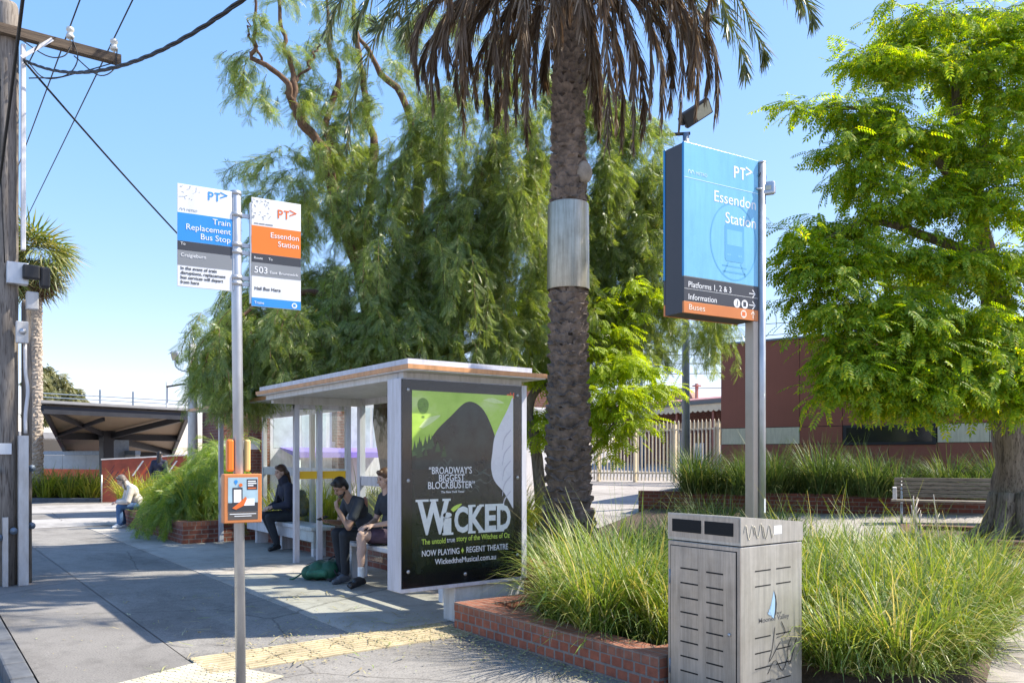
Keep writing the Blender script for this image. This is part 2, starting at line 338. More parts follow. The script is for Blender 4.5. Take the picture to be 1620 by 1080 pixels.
def thing(name, label, cat, loc=(0, 0, 0), rz=0.0, group=None):
    o = bpy.data.objects.new(name, None); o.empty_display_size = .2; COL.objects.link(o)
    o.location = loc; o.rotation_euler = (0, 0, rz); o['label'] = label; o['category'] = cat
    if group: o['group'] = group
    return o
def tag(o, label, cat, group=None):
    o['label'] = label; o['category'] = cat
    if group: o['group'] = group
    return o
def struct(o, kind='structure', label=None, cat=None):
    o['kind'] = kind
    if label: o['label'] = label; o['category'] = cat
    return o
def raw(name, V, F, mat, parent=None, smooth=False):
    """big quad meshes from numpy arrays"""
    me = bpy.data.meshes.new(name); nv = len(V); nf, k = F.shape
    me.vertices.add(nv); me.vertices.foreach_set('co', np.ascontiguousarray(V, dtype=np.float32).ravel())
    me.loops.add(nf * k); me.loops.foreach_set('vertex_index', np.ascontiguousarray(F, dtype=np.int32).ravel())
    me.polygons.add(nf); me.polygons.foreach_set('loop_start', np.arange(0, nf * k, k, dtype=np.int32))
    try: me.polygons.foreach_set('loop_total', np.full(nf, k, dtype=np.int32))
    except Exception: pass
    me.polygons.foreach_set('use_smooth', np.full(nf, smooth, dtype=bool))
    me.update(calc_edges=True); me.validate()
    me.materials.append(mat)
    o = bpy.data.objects.new(name, me); COL.objects.link(o)
    if parent is not None: o.parent = parent
    return o
def unit(a): return a / (np.linalg.norm(a, axis=-1, keepdims=True) + 1e-9)
def basis(axis, nrm):
    """matrices whose columns are: leaf axis (x), side (y), normal (z)"""
    x = unit(axis); y = unit(np.cross(nrm, x)); z = np.cross(x, y)
    return np.stack([x, y, z], axis=-1)
def scatter(PV, PF, pos, mats_, scale):
    n = len(pos); nv = len(PV)
    V = np.einsum('nij,vj->nvi', mats_ * scale[:, None, None], PV) + pos[:, None, :]
    F = PF[None] + (np.arange(n) * nv)[:, None, None]
    return V.reshape(-1, 3), F.reshape(-1, PF.shape[1])
def join(parts):
    Vs = []; Fs = []; o = 0
    for V, F in parts: Vs.append(V); Fs.append(F + o); o += len(V)
    return np.concatenate(Vs), np.concatenate(Fs)
def pinnate(length, pairs, ll, lw, ang, fold=.25, terminal=True):
    """a pinnate leaf along +x: rachis plus leaflets (rhombic)"""
    V = []; F = []
    def leaf(px, dx, dy, dz):
        d = Vector((dx, dy, dz)).normalized(); side = d.cross(Vector((0, 0, 1))).normalized(); b = len(V); p = Vector((px, 0, 0))
        V.extend([p, p + d * ll * .45 + side * lw / 2 + Vector((0, 0, fold * lw)), p + d * ll, p + d * ll * .45 - side * lw / 2 + Vector((0, 0, fold * lw))])
        F.append((b, b + 1, b + 2, b + 3))
    for i in range(pairs):
        t = (i + 1) / (pairs + .3); px = length * t
        for sgn in (1, -1): leaf(px, math.cos(ang), sgn * math.sin(ang), -.18 - .1 * t)
    if terminal: leaf(length, 1, 0.01, -.2)
    b = len(V); V.extend([Vector((0, .003, 0)), Vector((0, -.003, 0)), Vector((length, -.0015, 0)), Vector((length, .0015, 0))]); F.append((b, b + 1, b + 2, b + 3))
    V = np.array([tuple(v) for v in V]); V[:, 2] -= .25 * (V[:, 0] ** 2) / max(length, .01)
    return V, np.array(F)
def blades(cent, n, Lm, spread, wd=.011, droop=.6, upright=.5, base=.12, seg=5):
    """a clump of strappy leaves rooted round CENT"""
    az = rng.uniform(0, 2 * np.pi, n); br = base * np.sqrt(rng.uniform(0, 1, n)); ln = Lm * rng.uniform(.4, 1.2, n)
    lean = spread * (rng.beta(1.6, 1.6, n)) + br / base * .12; dr = droop * rng.uniform(.3, 2.1, n)
    ba = az + rng.normal(0, .5, n)
    bp = np.stack([cent[0] + br * np.cos(ba), cent[1] + br * np.sin(ba), np.full(n, cent[2])], -1)
    dirv = np.stack([np.cos(az), np.sin(az), np.zeros(n)], -1); side = np.stack([-np.sin(az), np.cos(az), np.zeros(n)], -1)
    tw = rng.normal(0, .35, n)[:, None]; sidev = unit(side + dirv * tw * .6 + np.array([0, 0, 1.0]) * tw * .5)
    wv = wd * rng.uniform(.6, 1.35, n); V = np.zeros((n, (seg + 1) * 2, 3)); p = bp.copy(); ang = lean.copy()
    for i in range(seg + 1):
        t = i / seg; hw = (wv * (1 - t ** 2.2) * .5 + .0008)[:, None]
        V[:, i * 2] = p - sidev * hw; V[:, i * 2 + 1] = p + sidev * hw
        a = ang + dr * 1.9 * t * t
        p = p + (dirv * np.sin(a)[:, None] + np.array([0, 0, 1.0]) * np.cos(a)[:, None]) * (ln / seg)[:, None]
    V[:, :, 2] = np.maximum(V[:, :, 2], cent[2] + .004)
    F = np.array([(i * 2, i * 2 + 1, i * 2 + 3, i * 2 + 2) for i in range(seg)])
    F = F[None] + (np.arange(n) * (seg + 1) * 2)[:, None, None]
    return V.reshape(-1, 3), F.reshape(-1, 4)
def curve(pts, n=24):
    """smooth line through points (Catmull-Rom)"""
    P = [Vector(p) for p in pts]; P = [P[0] * 2 - P[1]] + P + [P[-1] * 2 - P[-2]]; out = []; m = len(P) - 3
    for j in range(n + 1):
        s = j / n * m; i = min(int(s), m - 1); t = s - i; a, b, c, d = P[i:i + 4]
        out.append(.5 * ((2 * b) + (c - a) * t + (2 * a - 5 * b + 4 * c - d) * t * t + (3 * b - a - 3 * c + d) * t ** 3))
    return out
def taper(r0, r1, n): return [r0 + (r1 - r0) * i / n for i in range(n + 1)]
def grid(x0, x1, y0, y1, zf, nx=2, ny=2):
    m = MB(); xs = [x0 + (x1 - x0) * i / nx for i in range(nx + 1)]; ys = [y0 + (y1 - y0) * i / ny for i in range(ny + 1)]
    vs = [(x, y, zf(x, y)) for x in xs for y in ys]
    fs = [(i * (ny + 1) + j, (i + 1) * (ny + 1) + j, (i + 1) * (ny + 1) + j + 1, i * (ny + 1) + j + 1) for i in range(nx) for j in range(ny)]
    return m.add(vs, fs)
# ---------------------------------------------------------------- ground
flat = lambda z: (lambda x, y: z)
struct(grid(-300, 400, -300, 500, flat(-.16), 4, 4).build('ground', K['plaza']))
struct(grid(-9, .62, -60, 200, flat(-.13), 2, 8).build('road', K['road']))
struct(grid(.77, 1.82, -12, 21.5, flat(0), 2, 20).build('verge_path', K['asphalt_verge']))
struct(grid(1.835, 60, -12, 120, flat(-.006), 2, 20).build('footpath', K['asphalt']))
m = MB()
for i in range(60):          # bluestone kerb, one long row of set stones
    y = -8 + i * .52; dz = random.uniform(-.006, .006)
    m.box((.60, y + .008, -.2), (.765, y + .512, .004 + dz), bev=.02)
struct(m.build('kerb', K['kerb']))
m = MB()
for i, y in enumerate([6.965, 8.7, 10.4, 12.1, 13.8, 15.5, 17.2, 19.0, 21.0]):
    if i < 8:
        y1 = [8.7, 10.4, 12.1, 13.8, 15.5, 17.2, 19.0, 21.0][i]
        m.box((3.33, y + .004, -.02), (5.99, y1 - .004, .002))
struct(m.build('concrete_path', K['concrete']))
struct(grid(.77, 18, 21.6, 31.5, flat(.001), 2, 2).build('driveway', K['drive']))
struct(grid(.3, 18, 24.6, 27.4, flat(.006), 2, 2).build('crossing_lane', K['asphalt']))
struct(grid(6.0, 45, -12, 70, lambda x, y: terr(x), 12, 2).build('plaza', K['plaza']))
# tactile paving: directional bars along the strip, dots at the kerb end
m = MB().use(0)
for i in range(8):
    x = 1.84 + i * .3
    m.box((x + .003, 6.33, -.01), (x + .297, 6.625, .004)); m.box((x + .003, 6.63, -.01), (x + .297, 6.925, .004))
    for j in range(4):
        for y in (6.345, 6.645):
            m.box((x + .01, y + .03 + j * .07, .004), (x + .29, y + .065 + j * .07, .009))
m.use(1)
for i in range(4):
    for j in range(3):
        a = R(24); c = Vector((1.70 - i * .3, 6.62 - j * .3, 0)); rot = Matrix.Rotation(a, 3, 'Z'); pv = Vector((1.84, 6.9, 0))
        lo = c - Vector((.148, .148, .01)); hi = c + Vector((.148, .148, 0.003))
        m.box(lo, hi, rot, pv)
        for k in range(5):
            for l in range(5):
                q = pv + rot @ (c + Vector((-.118 + k * .059, -.118 + l * .059, .003)) - pv)
                m.box(q - Vector((.014, .014, .002)), q + Vector((.014, .014, .005)))
struct(m.build('tactile_strip', [K['tactile'], K['tactile_pale']]))

# ---------------------------------------------------------------- brick walls and beds
def wall_run(m, a, b, th, h, capo=.0, base=0.0):
    """one straight run of wall (material 0) with a header course on top (material 1); axis aligned"""
    x0, x1 = sorted((a[0], b[0])); y0, y1 = sorted((a[1], b[1]))
    if x1 - x0 < 1e-6: x1 = x0 + th
    if y1 - y0 < 1e-6: y1 = y0 + th
    m.use(0).box((x0, y0, base), (x1, y1, base + h - .08)); m.use(1).box((x0 - capo, y0 - capo, base + h - .078), (x1 + capo, y1 + capo, base + h))
t = thing('brick_planter', 'low red brick planter wall with header course in front of the poster shelter', 'planter', (4.225, 3.98, 0))
m = MB(); m.use(0).box((0, 0, -.05), (.235, 2.66, .172)); m.build('wall', K['brick'], t)
m = MB(); m.box((-.002, -.002, .174), (.237, 2.662, .25)); m.build('coping', K['cap'], t)
m = MB(); m.box((.237, 2.425, -.05), (1.55, 2.66, .172)); m.build('end_wall', K['brick'], t)
m = MB(); m.box((.239, 2.427, .174), (1.552, 2.662, .25)); m.build('end_coping', K['cap'], t)
m = MB(); m.box((.237, 0, -.05), (.75, .235, .172)); m.build('return_wall', K['brick'], t)
m = MB(); m.box((.239, .002, .174), (.75, .237, .25)); m.build('return_coping', K['cap'], t)
t = thing('brick_wall', 'upper red brick garden wall stepping up behind the poster panel', 'garden wall', (5.56, 6.66, 0))
m = MB(); m.box((.004, .003, -.05), (.235, 10.3, .40)); m.build('wall', K['brick_wall'], t)
m = MB(); m.box((.002, .001, .402), (.238, 10.302, .48)); m.build('coping', K['cap'], t)

def bed(name, poly, zf, edge=True):
    m = MB(); n = len(poly)
    cx = sum(p[0] for p in poly) / n; cy = sum(p[1] for p in poly) / n; rings = 5; vs = []
    for k in range(rings):
        s = (1, .93, .75, .5, .25)[k]
        for x, y in poly:
            X = cx + (x - cx) * s; Y = cy + (y - cy) * s
            vs.append((X, Y, (zf(X, Y) if k else min(zf(X, Y), terr(X) + .015) if edge else zf(X, Y)) + (.05 * noise.noise(Vector((X * 2, Y * 2, 3))) if k else 0)))
    vs.append((cx, cy, zf(cx, cy))); e = len(vs) - 1
    fs = [(k * n + i, k * n + (i + 1) % n, (k + 1) * n + (i + 1) % n, (k + 1) * n + i) for k in range(rings - 1) for i in range(n)]
    fs += [((rings - 1) * n + i, (rings - 1) * n + (i + 1) % n, e) for i in range(n)]
    m.add(vs, fs); return struct(m.build(name, K['soil']))
bedz = lambda x, y: max(.17, terr(x) + .09)
bed('planting_bed_ground', [(4.4, 4.1), (4.4, 6.5), (5.7, 6.55), (5.85, 9.0), (9.5, 11.0), (14.5, 13.8), (15.0, 11.6), (12.2, 9.8), (11.6, 7.2), (11.2, 4.75), (9.2, 3.9), (7.8, 3.25), (6.0, 2.6), (5.1, 3.1), (5.1, 4.1)], bedz)
bed('shelter_bed_ground', [(5.82, 9.1), (5.82, 16.8), (9.4, 17.6), (9.4, 11.2)], lambda x, y: .36, False)
bed('verge_bed_ground', [(4.42, 16.35), (4.42, 21.6), (6.3, 22.5), (6.3, 16.4)], lambda x, y: .36, False)
t = thing('brick_planter', 'red brick garden bed wall below the overhanging weeds, next to the far shelter', 'planter', (4.15, 16.05, 0))
m = MB(); m.box((0, 0, -.05), (1.6, .23, .33)); m.build('wall', K['brick_wall'], t)
m = MB(); m.box((-.002, -.002, .332), (1.602, .232, .41)); m.build('coping', K['cap'], t)
m = MB(); m.box((.0, .234, -.05), (.23, 5.6, .33)); m.build('side_wall', K['brick_wall'], t)
m = MB(); m.box((-.002, .234, .332), (.232, 5.602, .41)); m.build('side_coping', K['cap'], t)

# bench planter (nearly parallel to the picture) : frame along direction e
e1 = Vector((FW[0] * -.417 + RT[0] * .909, FW[1] * -.417 + RT[1] * .909, 0)).normalized(); rzb = math.atan2(e1.y, e1.x)
p0 = at(1010, 18.4); p0.z = terr(p0.x)
t = thing('brick_planter', 'long dark red brick planter wall behind the timber bench', 'planter', (p0.x, p0.y, .30), rzb)
m = MB(); m.box((0, 0, -.3), (11.5, .23, .50)); m.build('wall', K['brick_wall'], t)
m = MB(); m.box((-.002, -.003, .502), (11.502, .233, .58)); m.build('coping', K['brick_dark'], t)
m = MB(); m.box((0, .235, .3), (11.5, 3.6, .5)); o = m.build('soil', K['soil'], t)
# tree surround of bricks
tb = at(1613, 11.8); tb.z = terr(tb.x)
t = thing('tree_surround', 'dark brick edging square round the foot of the leafy green tree', 'tree edging', (tb.x, tb.y, tb.z), rzb)
for i, (x0, y0, x1, y1) in enumerate([(-1.55, 1.0, 1.6, 1.24), (-1.55, -1.3, 1.6, -1.06), (-1.55, -1.055, -1.31, .995), (1.36, -1.055, 1.6, .995)]):
    m = MB(); m.box((x0, y0, -.2), (x1, y1, .17), bev=.02); m.build('edging', K['brick_dark'], t)
m = MB(); m.box((-1.3, -1.05, -.2), (1.35, .99, .10)); m.build('soil', K['soil'], t)

# ---------------------------------------------------------------- bus stop pole with two flags
def mark(m, x, z, h, y0, wt=.16):
    """the PT> mark: P, T and an open arrowhead, height h, starting at x"""
    s = h * wt; th = .0012
    def bar(a, b, ww=s):
        a = Vector((a[0], a[1])); b = Vector((b[0], b[1])); d = (b - a).normalized(); n_ = Vector((-d.y, d.x)) * ww / 2
        m.xz([tuple(a - n_), tuple(b - n_), tuple(b + n_), tuple(a + n_)], y0 - th, th)
    bar((x + s / 2, z), (x + s / 2, z + h))
    r = h * .3; cx = x + h * .32; cz = z + h - r
    m.xz([(x + s, z + h), (cx, z + h)] + [(cx + r * math.sin(a), cz + r * math.cos(a)) for a in [R(20 * k) for k in range(1, 9)]] + [(cx, cz - r), (x + s, cz - r), (x + s, cz - r + s)]
         + [(cx, cz - r + s)] + [(cx + (r - s) * math.sin(a), cz + (r - s) * math.cos(a)) for a in [R(180 - 20 * k) for k in range(1, 9)]] + [(cx, z + h - s), (x + s, z + h - s)], y0 - th, th)
    tx = x + h * .74
    bar((tx, z + h - s / 2), (tx + h * .60, z + h - s / 2)); bar((tx + h * .30, z), (tx + h * .30, z + h - s))
    ax = tx + h * .66; q_ = s * .8
    bar((ax, z + h * 1.12), (ax + h * .80, z + h * .80), q_); bar((ax + h * .80, z + h * .86), (ax, z + h * .46), q_)
    return m
def metro(m, x, z, h, y0):
    for k in range(2):
        for j in range(5):
            a = R(180 - 36 * j); b = R(180 - 36 * (j + 1)); cx = x + h * .35 + k * h * .72
            p = [(cx + math.cos(q) * h * rr, z + math.sin(q) * h * rr * 1.9) for q, rr in ((a, .35), (b, .35), (b, .25), (a, .25))]
            m.xz(p, y0 - .0012, .0012)
    m.text('METRO', x + h * 1.75, z, h * .78, y0)
def flag(t, x0, x1, z0, z1, bands, texts):
    m = MB(); m.box((x0, -.028, z0), (x1, -.022, z1), bev=.0025); p = m.build('sign_panel', K['sign_white'], t)
    H = z1 - z0
    for k, (a, b, col) in enumerate(bands):
        m = MB(); m.rect(x0 + .001, x1 - .001, z1 - b * H, z1 - a * H, -.0292, .001); m.build('colour_band', K[col], p)
    by = {}
    for tx in texts: tx[1](by.setdefault((tx[0], tx[2] if len(tx) > 2 else 'lettering'), MB()))
    for (mm, nm), q in by.items(): (q.lines if q.cuts else q.build)(nm, K[mm], p)
    return p
bp = Vector((1.80, 5.50, 0))
t = thing('bus_stop_pole', 'slim galvanised bus stop pole carrying two coloured route flags and a framed notice', 'bus stop sign', bp, R(-6.5))
m = MB(); m.tube([(0, 0, -.05), (-.035, 0, 3.40), (-.035, 0, 3.41)], [.034, .034, .03], 20); m.build('pole', K['galv'], t)
m = MB(); m.tube([(-.035, 0, 3.40), (-.035, 0, 3.425), (-.035, 0, 3.43)], [.037, .037, .03], 20); m.build('pole_cap', K['galv'], t)
for z in (3.27, 3.07, 3.02, 2.85, 2.81):
    m = MB(); m.tube([(-.034, 0, z - .014), (-.034, 0, z + .014)], .042, 18); m.box((-.085, -.018, z - .013), (-.066, .012, z + .013)); m.box((.0, -.012, z - .013), (.055, .005, z + .013)); m.build('clamp', K['galv'], t)
YF = -.0296
def l1(m): mark(m, -.215, 3.335, .055, -.0287)
def l2(m): metro(m, -.392, 3.245, .026, -.0287)
def l2b(m):
    r_ = random.Random(3)
    pts = [(-.395 + r_.random() ** 1.4 * .13, 3.41 - r_.random() ** 1.4 * .10) for _ in range(26)]
    for i, (x, z) in enumerate(pts):
        j = min(range(len(pts)), key=lambda k: 9 if k == i else (pts[k][0] - x) ** 2 + (pts[k][1] - z) ** 2)
        a = Vector((x, z)); b = Vector(pts[j]); d = (b - a)
        if d.length < 1e-4: continue
        d.normalize(); n_ = Vector((-d.y, d.x)) * .0008
        m.xz([tuple(a - n_), tuple(b - n_), tuple(b + n_), tuple(a + n_)], -.0296, .001)
def l3(m):
    for s_, z in (('Train', 3.178), ('Replacement', 3.124), ('Bus Stop', 3.070)): m.text(s_, -.072, z, .054, YF, 'RIGHT', fit=None)
    m.text('To', -.385, 3.020, .026, YF); m.text('Craigieburn', -.385, 2.945, .033, YF)
def l4(m):
    for k, s_ in enumerate(('In the event of train', 'disruptions, replacement', 'bus services will depart', 'from here')):
        m.text(s_, -.385, 2.862 - k * .030, .028, -.0287, bold=.0003)
flag(t, -.405, -.062, 2.75, 3.415, [(.28, .555, 'sign_blue'), (.557, .645, 'sign_dark'), (.647, .79, 'sign_grey')],
     [('lt_blue', l1, 'logo'), ('txt_faint', l2, 'logo'), ('txt_faint', l2b, 'network_pattern'), ('txt_white', l3), ('txt_black', l4)])
def r1(m): mark(m, .238, 3.282, .058, -.0287)
def r1b(m):
    [m.rect(x0, x1, 3.223, 3.230, -.0296, .001) for x0, x1 in ((.08, .108), (.113, .15), (.155, .205))]; r_ = random.Random(5)
    for i in range(40):
        x = .068 + r_.random() ** 1.5 * .12; z = 3.385 - r_.random() ** 1.5 * .13; a = r_.uniform(0, 3.1); d = Vector((math.cos(a), math.sin(a))) * .012; n_ = Vector((-d.y, d.x)) * .08
        a_ = Vector((x, z)); m.xz([tuple(a_ - n_), tuple(a_ + d - n_), tuple(a_ + d + n_), tuple(a_ + n_)], -.0296, .001)
def r2(m):
    m.text('Essendon', .385, 3.142, .052, YF, 'RIGHT'); m.text('Station', .385, 3.087, .052, YF, 'RIGHT')
    m.text('Route', .078, 2.985, .024, YF); m.text('To', .175, 2.985, .024, YF); m.text('503', .078, 2.892, .063, YF); m.text('East Brunswick', .182, 2.895, .027, YF, fit=.195)
    m.text('Trains', .08, 2.683, .026, YF)
    m.xz([(.352 + .019 * math.cos(R(30 * k)), 2.692 + .019 * math.sin(R(30 * k))) for k in range(12)], -.0306, .001)
def r3(m): m.text('Hail Bus Here', .082, 2.778, .031, -.0287, bold=.0003)
def r4(m): m.rect(.343, .361, 2.684, 2.702, -.0313, .0006)
flag(t, .062, .397, 2.665, 3.40, [(.257, .512, 'sign_orange'), (.514, .595, 'sign_dark'), (.597, .718, 'sign_grey'), (.92, .998, 'sign_blue')],
     [('txt_orange', r1, 'logo'), ('sign_grey', r1b, 'network_pattern'), ('txt_white', r2), ('txt_black', r3), ('sign_blue', r4)])
m = MB(); m.box((.052, -.03, 2.68), (.060, -.004, 3.36), bev=.002); m.build('flag_bracket', K['galv'], t)
m = MB(); m.box((-.058, -.03, 2.76), (-.050, -.004, 3.40), bev=.002); m.build('flag_bracket', K['galv'], t)
m = MB(); m.box((-.096, -.03, 1.55), (-.05, .03, 1.765), bev=.012); m.build('marker_fin', K['sign_orange'], t)
m = MB(); m.box((.022, -.03, 1.55), (.058, .03, 1.765), bev=.012); m.build('marker_fin', M('marker_cream', (.75, .50, .18), .5), t)
case = MB(); case.box((-.128, -.085, 1.21), (.118, .0, 1.535), bev=.006); c_ = case.build('notice_case', M('case_orange', (.62, .22, .07), .4, fine=.1), t)
m = MB(); m.rect(-.1, .092, 1.285, 1.512, -.0862, .001); m.build('poster_sky', M('poster_pale_blue', (.40, .55, .62), .3, var=.2, vs=6), c_)
m = MB(); m.rect(-.1, .092, 1.232, 1.284, -.0862, .001); m.build('poster_footer', M('poster_dark', (.10, .085, .075), .4), c_)
m = MB(); m.rect(-.1, .092, 1.286, 1.345, -.0870, .0006); m.rect(.02, .088, 1.43, 1.50, -.0872, .0006); m.rect(-.072, -.008, 1.335, 1.445, -.0876, .0006); m.build('poster_dark_shape', K['sign_dark'], c_)
m = MB(); m.rect(-.064, -.016, 1.347, 1.432, -.0884, .0006); m.rect(.0, .07, 1.325, 1.372, -.0884, .0006)
[m.rect(x0, x1, z, z + .008, -.0880, .0004) for x0, x1, z in ((.026, .078, 1.482), (.026, .082, 1.468), (.026, .062, 1.454))]
[m.rect(x0, x1, z, z + .005, -.0875, .0006) for x0, x1, z in ((-.09, .08, 1.268), (-.06, .05, 1.254))]; m.build('poster_white_shape', K['txt_white'], c_)
m = MB(); m.xz([(-.075, 1.31), (-.05, 1.30), (0, 1.325), (.02, 1.37), (.012, 1.385), (-.02, 1.355), (-.05, 1.33)], -.0892, .0006); m.xz([(-.02 + .012 * math.cos(R(30 * k)), 1.462 + .012 * math.sin(R(30 * k))) for k in range(12)], -.0892, .0006)
m.rect(.026, .08, 1.436, 1.444, -.0880, .0004); m.build('poster_orange_shape', K['txt_orange'], c_)
m = MB(); m.xz([(-.05, 1.463), (-.062, 1.482), (-.06, 1.492), (-.05, 1.497), (-.04, 1.492), (-.038, 1.482)], -.0876, .0006); m.build('poster_pin', K['sign_blue'], c_)

# ---------------------------------------------------------------- street bin
t = thing('litter_bin', 'stained stainless steel street bin with scratched lid at the end of the brick planter', 'litter bin', (4.267, 3.313, 0))
BX, BY = .67, .62
m = MB(); m.box((.004, .004, .0), (BX - .004, BY - .004, 1.07), bev=.006); body = m.build('body', K['steel_side'], t)
m = MB(); m.prism([(0, 1.078), (BX, 1.078), (BX, 1.205), (0, 1.262)], lambda x, z, w_: (x, w_ * 1.0, z), BY); lid = m.build('lid', K['steel_side'], t)
m = MB(); m.rect(0, 1, 0, 1, 0, 0) if False else None
m.box((-.0045, .012, 1.10), (-.001, BY - .012, 1.252)); m.build('front_plate', K['steel'], lid)
for y0, y1 in ((.055, .29), (.32, .575)):
    m = MB(); m.box((-.0075, y0, 1.135), (-.0050, y1, 1.222)); m.build('opening', K['slot'], lid)
m = MB(); m.box((-.0015, .004, .02), (.006, BY - .004, 1.066)); m.build('front_frame', K['steel'], t)
m = MB(); m.box((-.006, .035, .05), (-.0025, BY - .03, 1.035), bev=.001); door = m.build('door', K['steel'], t)
m = MB()
for (y0, y1, z0, z1) in ((.028, .035, .05, 1.041), (BY - .03, BY - .024, .05, 1.041), (.028, BY - .024, 1.035, 1.041)): m.box((-.003, y0, z0), (-.0018, y1, z1))
m.build('door_gap', K['slot'], t)
for i in range(8):
    z = .885 - i * .1
    m = MB(); m.box((-.0072, .135, z - .006), (-.0061, .275, z + .004)); m.build('slot', K['slot'], door)
    m = MB(); m.box((-.0072, .345, z - .002), (-.0061, .50, z + .008)); m.build('slot', K['slot'], door)
m = MB(); m.tube([(-.006, .085, .50), (-.014, .085, .50)], .011, 12); m.build('lock', K['galv'], door)
for z in (.82, .2):
    m = MB(); m.tube([(-.004, BY - .022, z - .05), (-.004, BY - .022, z + .05)], .006, 8); m.build('hinge', K['galv_dark'], door)
for z in (.905, .805, .47, .37, .27, .17):
    for x0, x1 in ((.15, .315), (.375, .535)):
        m = MB(); m.rect(x0, x1, z - .004, z + .004, .0028, .001); m.build('side_slot', K['slot'], body)
m = MB(); EB = .0026
m.xz([(.350, .765), (.372, .725), (.382, .67), (.374, .61), (.350, .575), (.362, .63), (.364, .69)], EB, .001)
m.build('emblem', K['sign_dark'], body)
m = MB(); m.xz([(.349, .76), (.362, .70), (.360, .63), (.347, .578), (.325, .592), (.315, .63), (.322, .68), (.336, .72)], EB, .001)
for k in range(3): m.xz([(.310 - k * .014, .668 - k * .018), (.318 - k * .012, .655 - k * .018), (.318 - k * .006, .600), (.306 - k * .010, .615)], EB - .001, .001)
m.build('emblem_stroke', M('emblem_blue', (.36, .55, .74), .4), body)
m = MB(); m.text('City of', .365, .603, .024, EB + .0015); m.text('Moonee Valley', .185, .565, .046, EB + .0015, fit=.33, bold=.0004); m.lines('lettering', M('bin_letter', (.12, .12, .12), .5), body)
m = MB(); m.rect(.345, .43, 1.135, 1.192, -.0012, .001); m.build('sticker', K['sign_white'], lid)
m = MB()
r_ = random.Random(11)
for k in range(3):
    x = .03 + k * .1; pts = [(x + i * .012, -.002, 1.16 + .045 * math.sin(i * 1.1 + k) + r_.uniform(-.008, .008)) for i in range(10)]
    m.tube(curve(pts, 26), .0028, 4)
m.build('scratched_tag', M('scratch', (.70, .64, .5), .8), lid)
m = MB()
for k, pts in enumerate([[(.36, .52), (.33, .38), (.3, .30), (.42, .42)], [(.43, .55), (.47, .47), (.38, .45)], [(.55, .44), (.5, .36), (.52, .25), (.6, .42)], [(.28, .22), (.36, .3), (.44, .22), (.5, .3)]]):
    m.tube(curve([(x, .001, z) for x, z in pts], 20), .0020, 4)
m.build('dark_line', K['txt_black'], body)  # thin dark curved lines low on the side

